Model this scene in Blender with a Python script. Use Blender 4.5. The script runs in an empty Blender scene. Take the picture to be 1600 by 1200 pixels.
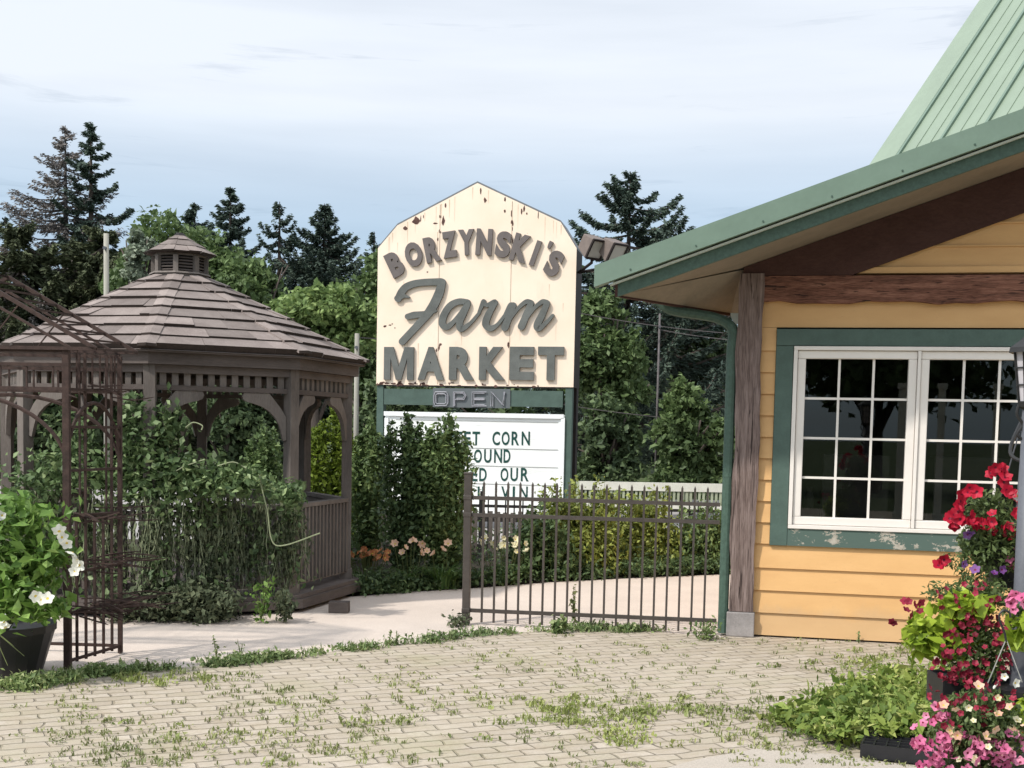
import bpy, math, random
import numpy as np
from mathutils import Vector, Matrix
R = math.radians
scene = bpy.context.scene
col = scene.collection
rnd = random.Random(7)

# ------------------------------------------------------------------ camera
F, CY, CAMZ = 1930.0, 806.0, 1.6
ROLL, PITCH = 0.020, R(-4.0)
cam_d = bpy.data.cameras.new("camera"); cam = bpy.data.objects.new("camera", cam_d); col.objects.link(cam)
CM = Matrix.Rotation(math.pi/2 + PITCH, 3, 'X') @ Matrix.Rotation(ROLL, 3, 'Z')
cam.matrix_world = Matrix.Translation((0, 0, CAMZ)) @ CM.to_4x4()
cam_d.sensor_width = 36; cam_d.lens = F/1600*36; cam_d.shift_y = (CY-600)/1600
cam_d.clip_end = 2000; cam_d.clip_start = 0.05
scene.camera = cam
def ray(px, py): return CM @ Vector(((px-800)/F, -(py-CY)/F, -1))
def at(px, py, D):
    d = ray(px, py); return Vector((0, 0, CAMZ)) + d*(D/d.y)
def gr(px, py, z=0.0):
    d = ray(px, py); return Vector((0, 0, CAMZ)) + d*((z-CAMZ)/d.z)
def onplane(px, py, o, n):
    d = ray(px, py); c = Vector((0, 0, CAMZ)); return c + d*((Vector(o)-c).dot(n)/d.dot(n))

# ------------------------------------------------------------------ light
SUN_EL, SUN_AZ = R(48), R(52)          # azimuth: left of straight behind the camera
sd = Vector((-math.sin(SUN_AZ)*math.cos(SUN_EL), -math.cos(SUN_AZ)*math.cos(SUN_EL), math.sin(SUN_EL)))
sl = bpy.data.lights.new("sun", 'SUN'); sl.energy = 3.7; sl.angle = R(2.2); sl.color = (1.0, 0.94, 0.86)
so = bpy.data.objects.new("sun", sl); col.objects.link(so); so.rotation_euler = sd.to_track_quat('Z', 'Y').to_euler()
w = bpy.data.worlds.new("World"); scene.world = w; w.use_nodes = True
nt = w.node_tree; nt.nodes.clear()
def N(nt, t, **k):
    n = nt.nodes.new(t)
    for a, b in k.items(): setattr(n, a, b)
    return n
wo = N(nt, 'ShaderNodeOutputWorld'); bg = N(nt, 'ShaderNodeBackground'); bg.inputs[1].default_value = 0.1
sky = N(nt, 'ShaderNodeTexSky', sky_type='NISHITA', sun_disc=False)
sky.sun_elevation = SUN_EL; sky.sun_rotation = math.atan2(sd.x, sd.y)
sky.air_density = 1.0; sky.dust_density = 1.5
tc = N(nt, 'ShaderNodeTexCoord'); mp = N(nt, 'ShaderNodeMapping'); mp.inputs['Scale'].default_value = (1.2, 1.2, 11)
nz = N(nt, 'ShaderNodeTexNoise'); nz.inputs['Scale'].default_value = 2.2; nz.inputs['Detail'].default_value = 6; nz.inputs['Roughness'].default_value = .5
sp = N(nt, 'ShaderNodeSeparateXYZ')
rp = N(nt, 'ShaderNodeValToRGB')      # veil of high cloud by elevation
e = rp.color_ramp.elements; e[0].position = 0.0; e[0].color = (.58,)*3+(1,); e[1].position = .36; e[1].color = (.90,)*3+(1,)
for p_, v_ in ((.135, .66), (.175, .74), (.235, .93), (.30, .94)):
    q = e.new(p_); q.color = (v_,)*3+(1,)
ml = N(nt, 'ShaderNodeMath', operation='MULTIPLY_ADD'); ml.inputs[1].default_value = .5; ml.inputs[2].default_value = -.23
ad = N(nt, 'ShaderNodeMath', operation='ADD', use_clamp=True)
mx = N(nt, 'ShaderNodeMix', data_type='RGBA'); mx.inputs['B'].default_value = (7.9, 8.6, 9.9, 1)
L = nt.links.new
L(tc.outputs['Generated'], mp.inputs[0]); L(mp.outputs[0], nz.inputs[0]); L(tc.outputs['Generated'], sp.inputs[0])
L(sp.outputs[2], rp.inputs[0]); L(nz.outputs[0], ml.inputs[0]); L(ml.outputs[0], ad.inputs[0]); L(rp.outputs[0], ad.inputs[1])
mp2 = N(nt, 'ShaderNodeMapping'); mp2.inputs['Scale'].default_value = (1.4, 1.4, 17); mp2.inputs['Rotation'].default_value = (0, R(2), 0)
nz2 = N(nt, 'ShaderNodeTexNoise'); nz2.inputs['Scale'].default_value = 3.6; nz2.inputs['Detail'].default_value = 8; nz2.inputs['Roughness'].default_value = .6; nz2.inputs['Distortion'].default_value = .5
rp2 = N(nt, 'ShaderNodeValToRGB'); e2 = rp2.color_ramp.elements; e2[0].position = .60; e2[0].color = (0, 0, 0, 1); e2[1].position = .78; e2[1].color = (.30, .30, .30, 1)
sb_ = N(nt, 'ShaderNodeMath', operation='SUBTRACT', use_clamp=True); L(tc.outputs['Generated'], mp2.inputs[0]); L(mp2.outputs[0], nz2.inputs[0]); L(nz2.outputs[0], rp2.inputs[0]); L(ad.outputs[0], sb_.inputs[0]); L(rp2.outputs[0], sb_.inputs[1])
# thin cloud glows around the sun
dt = N(nt, 'ShaderNodeVectorMath', operation='DOT_PRODUCT'); dt.inputs[1].default_value = sd; L(tc.outputs['Generated'], dt.inputs[0])
mxx = N(nt, 'ShaderNodeMath', operation='MAXIMUM'); mxx.inputs[1].default_value = 0; L(dt.outputs['Value'], mxx.inputs[0]); pw = N(nt, 'ShaderNodeMath', operation='POWER'); pw.inputs[1].default_value = 2.5; L(mxx.outputs[0], pw.inputs[0])
ma = N(nt, 'ShaderNodeMath', operation='MULTIPLY_ADD'); ma.inputs[1].default_value = 1.3; ma.inputs[2].default_value = 1; L(pw.outputs[0], ma.inputs[0])
vm = N(nt, 'ShaderNodeVectorMath', operation='SCALE'); rc = N(nt, 'ShaderNodeValToRGB'); ec = rc.color_ramp.elements; ec[0].position = .15; ec[0].color = (.625, .80, .985, 1); ec[1].position = .245; ec[1].color = (.855, .915, 1.0, 1); L(sp.outputs[2], rc.inputs[0]); vs = N(nt, 'ShaderNodeVectorMath', operation='SCALE'); vs.inputs['Scale'].default_value = 10.2; L(rc.outputs[0], vs.inputs[0]); L(vs.outputs[0], vm.inputs[0]); L(ma.outputs[0], vm.inputs['Scale']); L(vm.outputs[0], mx.inputs['B'])
L(sb_.outputs[0], mx.inputs['Factor']); L(sky.outputs[0], mx.inputs['A']); L(mx.outputs['Result'], bg.inputs[0]); L(bg.outputs[0], wo.inputs[0])
scene.view_settings.view_transform = 'Standard'; scene.view_settings.look = 'None'
scene.view_settings.exposure = 0.02; scene.view_settings.gamma = 1
scene.cycles.max_bounces = 6; scene.cycles.transparent_max_bounces = 12

# ------------------------------------------------------------------ helpers
ORG = {}
def tag(o, label=None, cat=None, group=None, kind=None):
    if label: o['label'] = label
    if cat: o['category'] = cat
    if group: o['group'] = group
    if kind: o['kind'] = kind
    return o
def root(name, loc, label, cat, group=None):
    o = bpy.data.objects.new(name, None); col.objects.link(o); o.location = loc; o.empty_display_size = .2
    ORG[o.name] = Vector(loc); return tag(o, label, cat, group)
def link(name, me, mats, parent, loc=None):
    for m in (mats if isinstance(mats, (list, tuple)) else [mats]): me.materials.append(m)
    o = bpy.data.objects.new(name, me); col.objects.link(o)
    off = ORG[parent.name] if parent else Vector(loc or (0, 0, 0))
    me.transform(Matrix.Translation(-off))
    ORG[o.name] = off
    if parent: o.parent = parent
    else: o.location = off
    return o
class MB:
    def __init__(s): s.v = []; s.f = []; s.m = []
    def add(s, vs, fs, m=0):
        b = len(s.v); s.v += [tuple(x) for x in vs]; s.f += [tuple(b+i for i in f) for f in fs]; s.m += [m]*len(fs)
    def hexa(s, p, m=0):   # 8 points: bottom 4, top 4
        s.add(p, [(0,3,2,1),(4,5,6,7),(0,1,5,4),(1,2,6,5),(2,3,7,6),(3,0,4,7)], m)
    def box(s, c, sz, X=Vector((1,0,0)), Y=Vector((0,1,0)), Z=Vector((0,0,1)), m=0):
        c = Vector(c); a, b, d = X*sz[0]/2, Y*sz[1]/2, Z*sz[2]/2
        s.hexa([c-a-b-d, c+a-b-d, c+a+b-d, c-a+b-d, c-a-b+d, c+a-b+d, c+a+b+d, c-a+b+d], m)
    def beam(s, p0, p1, w, h, up=Vector((0,0,1)), m=0):
        p0, p1 = Vector(p0), Vector(p1); d = (p1-p0); L_ = d.length; d.normalize()
        up = Vector(up)
        if abs(d.dot(up)) > .99: up = Vector((0,1,0)) if abs(d.y) < .9 else Vector((1,0,0))
        x = d.cross(up).normalized(); y = x.cross(d).normalized()
        s.box((p0+p1)/2, (w, L_, h), x, d, y, m)
    def tube(s, pts, r, n=6, m=0, caps=True):
        pts = [Vector(p) for p in pts]; k = len(pts)
        rs = r if isinstance(r, (list, tuple)) else [r]*k
        b = len(s.v); prev = None
        for i, p in enumerate(pts):
            d = (pts[min(i+1, k-1)]-pts[max(i-1, 0)])
            if d.length < 1e-9: d = Vector((0,0,1))
            d.normalize()
            x = prev - d*prev.dot(d) if prev is not None else d.orthogonal()
            if x.length < 1e-6: x = d.orthogonal()
            x.normalize(); y = d.cross(x); prev = x
            for j in range(n):
                a = 2*math.pi*j/n; s.v.append(tuple(p+(x*math.cos(a)+y*math.sin(a))*rs[i]))
        for i in range(k-1):
            for j in range(n):
                s.f.append((b+i*n+j, b+i*n+(j+1)%n, b+(i+1)*n+(j+1)%n, b+(i+1)*n+j)); s.m.append(m)
        if caps:
            s.f.append(tuple(b+j for j in range(n))[::-1]); s.m.append(m)
            s.f.append(tuple(b+(k-1)*n+j for j in range(n))); s.m.append(m)
    def prism(s, poly, ext, m=0):
        n = len(poly); e_ = Vector(ext); vs = [Vector(p) for p in poly]+[Vector(p)+e_ for p in poly]
        s.add(vs, [tuple(range(n))[::-1], tuple(range(n, 2*n))]+[(i, (i+1)%n, n+(i+1)%n, n+i) for i in range(n)], m)
    def lathe(s, c, prof, n=20, m=0):
        b = len(s.v); c = Vector(c)
        for r_, z_ in prof:
            for j in range(n):
                a = 2*math.pi*j/n; s.v.append((c.x+r_*math.cos(a), c.y+r_*math.sin(a), c.z+z_))
        for i in range(len(prof)-1):
            for j in range(n):
                s.f.append((b+i*n+j, b+i*n+(j+1)%n, b+(i+1)*n+(j+1)%n, b+(i+1)*n+j)); s.m.append(m)
    def build(s, name, mats, parent=None, loc=None, bevel=0, smooth=False):
        me = bpy.data.meshes.new(name); me.from_pydata(s.v, [], s.f)
        if any(s.m): me.polygons.foreach_set('material_index', s.m)
        if smooth: me.polygons.foreach_set('use_smooth', [True]*len(s.f))
        me.update()
        o = link(name, me, mats, parent, loc)
        if bevel:
            b = o.modifiers.new('bevel', 'BEVEL'); b.width = bevel; b.segments = 2; b.limit_method = 'ANGLE'; b.harden_normals = False
        return o
def npmesh(name, V, T, mats, parent=None, loc=None, mi=None, smooth=False):
    me = bpy.data.meshes.new(name); k = T.shape[1]
    me.vertices.add(len(V)); me.vertices.foreach_set('co', V.astype(np.float32).ravel())
    me.loops.add(T.size); me.loops.foreach_set('vertex_index', T.astype(np.int32).ravel())
    me.polygons.add(len(T)); me.polygons.foreach_set('loop_start', np.arange(0, T.size, k, dtype=np.int32))
    if mi is not None: me.polygons.foreach_set('material_index', mi.astype(np.int32))
    if smooth: me.polygons.foreach_set('use_smooth', np.ones(len(T), bool))
    me.update(calc_edges=True)
    return link(name, me, mats, parent, loc)

# ------------------------------------------------------------------ materials
def new_mat(name):
    m = bpy.data.materials.new(name); m.use_nodes = True; t = m.node_tree; t.nodes.clear()
    o = N(t, 'ShaderNodeOutputMaterial'); p = N(t, 'ShaderNodeBsdfPrincipled'); t.links.new(p.outputs[0], o.inputs[0])
    return m, t, p, o
def ramp(t, src, stops):
    r = N(t, 'ShaderNodeValToRGB'); t.links.new(src, r.inputs[0]); el = r.color_ramp.elements
    while len(el) < len(stops): el.new(.5)
    for x, (p_, c_) in zip(el, stops): x.position = p_; x.color = tuple(c_)+(1,) if len(c_) == 3 else c_
    return r.outputs[0]
def noise(t, scale, stretch=(1,1,1), detail=5, rough=.55, co='Object', rot=(0,0,0), dist=0):
    c = N(t, 'ShaderNodeTexCoord'); m = N(t, 'ShaderNodeMapping'); m.inputs['Scale'].default_value = stretch; m.inputs['Rotation'].default_value = rot
    n = N(t, 'ShaderNodeTexNoise'); n.inputs['Scale'].default_value = scale; n.inputs['Detail'].default_value = detail; n.inputs['Roughness'].default_value = rough; n.inputs['Distortion'].default_value = dist
    t.links.new(c.outputs[co], m.inputs[0]); t.links.new(m.outputs[0], n.inputs[0]); return n.outputs[0]
def mixc(t, f, a, b, mode='MIX'):
    m = N(t, 'ShaderNodeMix', data_type='RGBA', blend_type=mode)
    for s_, x in (('Factor', f), ('A', a), ('B', b)):
        if isinstance(x, (int, float)): m.inputs[s_].default_value = x
        elif isinstance(x, tuple): m.inputs[s_].default_value = x if len(x) == 4 else x+(1,)
        else: t.links.new(x, m.inputs[s_])
    return m.outputs['Result']
def bump(t, p, h, strength=.3, dist=.01):
    b = N(t, 'ShaderNodeBump'); b.inputs['Strength'].default_value = strength; b.inputs['Distance'].default_value = dist
    t.links.new(h, b.inputs['Height']); t.links.new(b.outputs[0], p.inputs['Normal'])
def plain(name, c, rough=.6, var=.25, sc=6, fine=60, bs=.15, bd=.004, metal=0, spec=.3, stretch=(1,1,1), island=0):
    m, t, p, o = new_mat(name)
    lo = tuple(x*(1-var) for x in c); hi = tuple(min(1, x*(1+var)) for x in c)
    cc = ramp(t, noise(t, sc, stretch), [(.3, lo), (.7, hi)])
    n2 = noise(t, fine, stretch)
    cc = mixc(t, .35, cc, ramp(t, n2, [(.3, lo), (.7, hi)]))
    if island:
        g = N(t, 'ShaderNodeNewGeometry'); cc = mixc(t, 1.0, cc, ramp(t, g.outputs['Random Per Island'], [(0, (1-island,)*3), (1, (1+island*.3,)*3)]), 'MULTIPLY')
    t.links.new(cc, p.inputs['Base Color']); p.inputs['Roughness'].default_value = rough; p.inputs['Metallic'].default_value = metal
    p.inputs['Specular IOR Level'].default_value = spec
    if bs: bump(t, p, n2, bs, bd)
    return m
def leafm(name, c1, c2, trans=.3, rough=.5, c3=None):
    m, t, p, o = new_mat(name); g = N(t, 'ShaderNodeNewGeometry')
    st = [(0, c1), (.8, c2), (1, c3)] if c3 else [(0, c1), (1, c2)]
    cc = ramp(t, g.outputs['Random Per Island'], st)
    cl = ramp(t, noise(t, .9, detail=2), [(.35, (.7, .72, .7)), (.65, (1.15, 1.12, 1.05))])
    cc = mixc(t, 1.0, cc, cl, 'MULTIPLY')
    t.links.new(cc, p.inputs['Base Color']); p.inputs['Roughness'].default_value = rough; p.inputs['Specular IOR Level'].default_value = .25
    tr = N(t, 'ShaderNodeBsdfTranslucent'); t.links.new(cc, tr.inputs[0]); ms = N(t, 'ShaderNodeMixShader'); ms.inputs[0].default_value = trans
    t.links.new(p.outputs[0], ms.inputs[1]); t.links.new(tr.outputs[0], ms.inputs[2]); t.links.new(ms.outputs[0], o.inputs[0]); return m
MT = {}
MT['steel_dark'] = plain('dark_brown_paint', (.055, .045, .038), .5, .3, 12, spec=.4)
MT['black_iron'] = plain('black_iron', (.02, .02, .02), .5, .3, 12)
MT['rust'] = plain('rusty_iron', (.046, .028, .023), .8, .5, 25, 120, .4)
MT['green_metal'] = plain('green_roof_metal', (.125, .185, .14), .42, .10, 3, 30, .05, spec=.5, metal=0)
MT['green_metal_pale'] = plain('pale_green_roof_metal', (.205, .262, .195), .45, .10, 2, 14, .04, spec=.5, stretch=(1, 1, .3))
MT['green_trim'] = plain('green_trim_paint', (.068, .108, .09), .6, .2, 8)
MT['green_fascia'] = plain('dark_green_fascia', (.055, .095, .072), .55, .25, 30)
MT['white_line'] = plain('pale_edge_metal', (.55, .6, .55), .4, .1)
MT['vinyl'] = plain('white_window_vinyl', (.70, .66, .61), .4, .05, 3, 20, .03)
MT['soffit'] = plain('tan_soffit', (.22, .185, .14), .8, .2, 3, 30)
MT['concrete_block'] = plain('weathered_block', (.26, .24, .23), .9, .3, 8, 80, .5)
MT['black_plastic'] = plain('black_plastic', (.012, .012, .014), .45, .3, 5, spec=.5)
MT['stem'] = plain('plant_stem', (.10, .12, .04), .7, .3)
MT['bark'] = plain('tree_bark', (.075, .06, .05), .9, .4, 10, 60, .5, stretch=(1, 1, .3))
MT['bark_grey'] = plain('grey_bark', (.11, .10, .10), .9, .3, 10)
MT['pole_wood'] = plain('utility_pole_wood', (.30, .29, .25), .9, .25, 5, 40, .3, stretch=(1, 1, .1))
MT['lamp_grey'] = plain('slate_lamp_paint', (.10, .105, .12), .5, .2)
MT['white_paint'] = plain('weathered_white_paint', (.62, .62, .55), .7, .15, 4)
MT['letters'] = plain('faded_grey_letters', (.12, .128, .12), .8, .32, 4)
MT['letters_brown'] = plain('faded_brown_letters', (.135, .118, .112), .7, .18, 6)
MT['board_letter'] = plain('dark_green_board_letters', (.01, .055, .045), .5, .2, 3)
MT['sign_dark'] = plain('dark_sign_steel', (.018, .013, .012), .7, .4)
MT['flood'] = plain('brown_floodlight_housing', (.16, .13, .115), .6, .2)
MT['boulder'] = plain('pale_stone', (.6, .55, .54), .9, .2, 5, 40, .5)
MT['soil'] = plain('soil', (.035, .028, .02), 1, .5, 8, 70, .8, .02)
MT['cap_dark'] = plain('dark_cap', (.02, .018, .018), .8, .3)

def woodm(name, lo, mid, hi, stretch, sc=3.0, rough=.85, island=.25, bs=.5):
    m, t, p, o = new_mat(name)
    n1 = noise(t, sc, stretch, 8, .65, dist=.6); n2 = noise(t, sc*7, stretch, 4, .6)
    cc = ramp(t, n1, [(.3, lo), (.5, mid), (.7, hi)]); cc = mixc(t, .4, cc, ramp(t, n2, [(.35, lo), (.65, hi)]))
    cc = mixc(t, .45 if island else .2, cc, ramp(t, noise(t, 1.3), [(.35, lo), (.65, hi)]), 'MIX')
    if island:
        g = N(t, 'ShaderNodeNewGeometry'); cc = mixc(t, 1.0, cc, ramp(t, g.outputs['Random Per Island'], [(0, (1-island,)*3), (1, (1.1,)*3)]), 'MULTIPLY')
    t.links.new(cc, p.inputs['Base Color']); p.inputs['Roughness'].default_value = rough; p.inputs['Specular IOR Level'].default_value = .2
    if name.startswith('rough'):
        ck = ramp(t, noise(t, sc*3.2, tuple(x*.8 for x in stretch), 3, .5, dist=1.2), [(.60, (0,)*3), (.66, (.85,)*3)]); ccc = mixc(t, ck, cc, (.02, .013, .011)); t.links.new(ccc, p.inputs['Base Color'])
    bump(t, p, n2, bs, .006); return m
MT['grey_wood'] = woodm('weathered_grey_wood', (.075, .063, .057), (.135, .117, .105), (.22, .193, .173), (6, 6, 1))
MT['grey_wood_h'] = woodm('weathered_grey_wood_level', (.062, .050, .045), (.11, .091, .082), (.17, .143, .13), (1, 1, 8))
MT['shake'] = woodm('cedar_shake', (.14, .112, .102), (.225, .186, .170), (.33, .282, .258), (5, 5, 5), 2.0, island=.38)
MT['shake_butt_shade'] = plain('painted_shake_butt_shadow', (.035, .026, .022), .95, .3, 20)  # shadow line below each shake course, painted dark onto the butt faces
MT['timber_v'] = woodm('rough_timber_upright', (.025, .015, .013), (.135, .092, .078), (.34, .265, .24), (10, 10, .5), 2.4, island=0, bs=.8)
MT['timber_h'] = woodm('rough_timber_beam', (.03, .012, .009), (.12, .045, .03), (.38, .19, .13), (1.0, 1.0, 12), 2.2, island=0, bs=.9)
MT['timber_dark'] = woodm('dark_rake_timber', (.045, .022, .018), (.065, .032, .027), (.085, .045, .037), (2, 2, 4), 2, island=0)

def wavy(m, sc, st, dist):
    t = m.node_tree; p = [n for n in t.nodes if n.type == 'BSDF_PRINCIPLED'][0]; b = N(t, 'ShaderNodeBump'); b.inputs['Strength'].default_value = .5; b.inputs['Distance'].default_value = dist
    t.links.new(noise(t, sc, st, 2), b.inputs['Height']); t.links.new(b.outputs[0], p.inputs['Normal'])
wavy(MT['green_metal_pale'], 2.5, (1, 1, .5), .03); wavy(MT['green_metal'], 3, (1, 1, 1), .02); wavy(MT['glass'], .8, (1, 1, 1), .01) if 'glass' in MT else None
def siding_mat():
    m, t, p, o = new_mat('yellow_siding_paint')
    cc = ramp(t, noise(t, 2.5, (1, 1, 3)), [(.3, (.57, .33, .13)), (.7, (.64, .385, .16))])
    sp_ = ramp(t, noise(t, 45, (1, 1, 2.5), 3, .7), [(.62, (0, 0, 0)), (.72, (1, 1, 1))])
    cc = mixc(t, mixc(t, 1.0, sp_, (.35, .35, .35), 'MULTIPLY'), cc, (.42, .25, .11))
    g = N(t, 'ShaderNodeNewGeometry'); cc = mixc(t, 1.0, cc, ramp(t, g.outputs['Random Per Island'], [(0, (.92,)*3), (1, (1.04,)*3)]), 'MULTIPLY')
    # dust splashed on the lowest boards
    c = N(t, 'ShaderNodeTexCoord'); s_ = N(t, 'ShaderNodeSeparateXYZ'); t.links.new(c.outputs['Object'], s_.inputs[0])
    a_ = N(t, 'ShaderNodeMath', operation='MULTIPLY_ADD'); t.links.new(noise(t, 6, (1, 1, .6)), a_.inputs[0]); a_.inputs[1].default_value = -.35; t.links.new(s_.outputs[2], a_.inputs[2])
    cc = mixc(t, ramp(t, a_.outputs[0], [(0, (.35,)*3), (.10, (0, 0, 0))]), cc, (.40, .30, .19))
    t.links.new(cc, p.inputs['Base Color']); p.inputs['Roughness'].default_value = .6
    bump(t, p, noise(t, 35, (1, 1, 8)), .25, .003); return m
MT['siding'] = siding_mat()
def peel_mat():
    m, t, p, o = new_mat('peeling_green_paint')
    f = ramp(t, noise(t, 7, (1, 1, 1.6), 8, .72), [(.555, (0, 0, 0)), (.57, (1, 1, 1))])
    cc = mixc(t, f, (.068, .108, .09), ramp(t, noise(t, 30), [(.3, (.28, .25, .20)), (.7, (.42, .39, .33))]))
    t.links.new(cc, p.inputs['Base Color']); p.inputs['Roughness'].default_value = .8; bump(t, p, f, -.6, .003); return m
MT['peel'] = peel_mat()
def signface_mat():
    m, t, p, o = new_mat('peeling_cream_paint')
    base = ramp(t, noise(t, 1.5), [(.3, (.80, .655, .51)), (.7, (.87, .73, .59))])
    c = N(t, 'ShaderNodeTexCoord'); s_ = N(t, 'ShaderNodeSeparateXYZ'); t.links.new(c.outputs['Object'], s_.inputs[0])
    spots = ramp(t, noise(t, 7, (1, 1, .75), 4, .6, dist=.3), [(.72, (0, 0, 0)), (.735, (1, 1, 1))])
    base = mixc(t, spots, base, ramp(t, noise(t, 3), [(.45, (.09, .07, .06)), (.55, (.25, .05, .03))]))
    dirt = ramp(t, noise(t, 2.2, (1, 1, .35), 6, .7), [(.55, (0, 0, 0)), (.8, (.5,)*3)])
    base = mixc(t, dirt, base, (.50, .41, .31))
    t.links.new(base, p.inputs['Base Color']); p.inputs['Roughness'].default_value = .65; bump(t, p, spots, -.5, .004); return m
MT['signface'] = signface_mat()
def board_mat():
    m, t, p, o = new_mat('white_reader_board')
    s1 = ramp(t, noise(t, 4, (.6, .6, 9), 4), [(.55, (0,)*3), (.75, (.7,)*3)])
    cc = mixc(t, s1, (.80, .82, .80), (.55, .57, .56)); t.links.new(cc, p.inputs['Base Color']); p.inputs['Roughness'].default_value = .35; return m
MT['board'] = board_mat()
def paver_mat():
    m, t, p, o = new_mat('brick_pavers')
    c = N(t, 'ShaderNodeTexCoord'); mp_ = N(t, 'ShaderNodeMapping'); mp_.inputs['Rotation'].default_value = (0, 0, R(-24)); t.links.new(c.outputs['Object'], mp_.inputs[0])
    wn = N(t, 'ShaderNodeTexNoise'); wn.inputs['Scale'].default_value = 5; t.links.new(c.outputs['Object'], wn.inputs[0])
    va = N(t, 'ShaderNodeVectorMath', operation='MULTIPLY_ADD'); va.inputs[1].default_value = (.085, .06, 0); t.links.new(wn.outputs['Color'], va.inputs[0]); t.links.new(mp_.outputs[0], va.inputs[2])
    b = N(t, 'ShaderNodeTexBrick'); b.offset = .5; t.links.new(va.outputs[0], b.inputs['Vector'])
    b.inputs['Scale'].default_value = 1; b.inputs['Brick Width'].default_value = .205; b.inputs['Row Height'].default_value = .105
    b.inputs['Mortar Size'].default_value = .008; b.inputs['Mortar Smooth'].default_value = .6; b.inputs['Bias'].default_value = 0
    b.inputs['Color1'].default_value = (.355, .308, .25, 1); b.inputs['Color2'].default_value = (.47, .415, .345, 1); b.inputs['Mortar'].default_value = (.145, .125, .095, 1)
    moss = ramp(t, noise(t, 1.1, detail=7, rough=.68), [(.50, (0,)*3), (.68, (1,)*3)])
    cc = mixc(t, moss, b.outputs['Color'], mixc(t, .42, b.outputs['Color'], (.27, .28, .12)))
    cc = mixc(t, ramp(t, noise(t, 9, detail=8, rough=.7), [(.48, (0,)*3), (.7, (.45,)*3)]), cc, (.27, .24, .15))
    cc = mixc(t, 1.0, cc, ramp(t, noise(t, 60), [(.3, (.85,)*3), (.7, (1.1,)*3)]), 'MULTIPLY')
    cc = mixc(t, ramp(t, noise(t, 5.5, (1, 2, 1), 8, .72), [(.40, (0,)*3), (.66, (.85,)*3)]), cc, (.33, .275, .20)); cc = mixc(t, ramp(t, noise(t, .7, detail=3), [(.35, (0,)*3), (.7, (.4,)*3)]), cc, (.46, .405, .335))
    t.links.new(cc, p.inputs['Base Color']); p.inputs['Roughness'].default_value = .95; p.inputs['Specular IOR Level'].default_value = .15
    inv = N(t, 'ShaderNodeMath', operation='MULTIPLY_ADD'); t.links.new(b.outputs['Fac'], inv.inputs[0]); inv.inputs[1].default_value = -1
    t.links.new(noise(t, 3), inv.inputs[2]); bump(t, p, inv.outputs[0], .8, .012); return m
MT['paver'] = paver_mat()
def conc_mat(name, c):
    m, t, p, o = new_mat(name)
    cc = ramp(t, noise(t, .8, detail=8, rough=.65), [(.3, tuple(x*.86 for x in c)), (.7, tuple(x*1.06 for x in c))])
    cc = mixc(t, 1.0, cc, ramp(t, noise(t, 130, detail=3), [(.3, (.78,)*3), (.7, (1.1,)*3)]), 'MULTIPLY')
    st = ramp(t, noise(t, 5, (1, 2.5, 1), 8, .75), [(.62, (0,)*3), (.8, (.5,)*3)]); cc = mixc(t, st, cc, tuple(x*.6 for x in c))
    t.links.new(cc, p.inputs['Base Color']); p.inputs['Roughness'].default_value = .9; p.inputs['Specular IOR Level'].default_value = .2
    bump(t, p, noise(t, 130), .4, .004); return m
MT['concrete'] = conc_mat('exposed_concrete', (.60, .52, .455))
MT['sidewalk'] = conc_mat('sidewalk_concrete', (.46, .41, .35))
MT['asphalt'] = conc_mat('pale_old_asphalt', (.36, .34, .33))
MT['grass_ground'] = plain('grass_ground', (.055, .075, .025), 1, .5, .5, 20, .6, .03)

def glass_mat():
    m = bpy.data.materials.new('window_glass'); m.use_nodes = True; t = m.node_tree; t.nodes.clear(); o = N(t, 'ShaderNodeOutputMaterial')
    g = N(t, 'ShaderNodeBsdfGlossy'); g.inputs['Roughness'].default_value = .01; g.inputs[0].default_value = (.9, .95, .92, 1)
    tr = N(t, 'ShaderNodeBsdfTransparent'); tr.inputs[0].default_value = (.75, .8, .77, 1)
    fr = N(t, 'ShaderNodeFresnel'); fr.inputs[0].default_value = 1.6; ms = N(t, 'ShaderNodeMixShader')
    t.links.new(fr.outputs[0], ms.inputs[0]); t.links.new(tr.outputs[0], ms.inputs[1]); t.links.new(g.outputs[0], ms.inputs[2]); t.links.new(ms.outputs[0], o.inputs[0]); return m
MT['glass'] = glass_mat()
m_, t_, p_, o_ = new_mat('lamp_lens'); p_.inputs['Base Color'].default_value = (.42, .42, .38, 1); p_.inputs['Roughness'].default_value = .25; MT['lens'] = m_
m_, t_, p_, o_ = new_mat('lantern_glass'); p_.inputs['Base Color'].default_value = (.45, .43, .45, 1); p_.inputs['Roughness'].default_value = .2; MT['lglass'] = m_
m_, t_, p_, o_ = new_mat('neon_backing'); p_.inputs['Base Color'].default_value = (.12, .135, .14, 1); p_.inputs['Roughness'].default_value = .3; MT['neonback'] = m_
m_, t_, p_, o_ = new_mat('unlit_neon_tube'); p_.inputs['Base Color'].default_value = (.30, .30, .33, 1); p_.inputs['Roughness'].default_value = .2; MT['neon'] = m_
MT['interior'] = plain('dark_interior', (.035, .03, .03), .9, .2)

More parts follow.
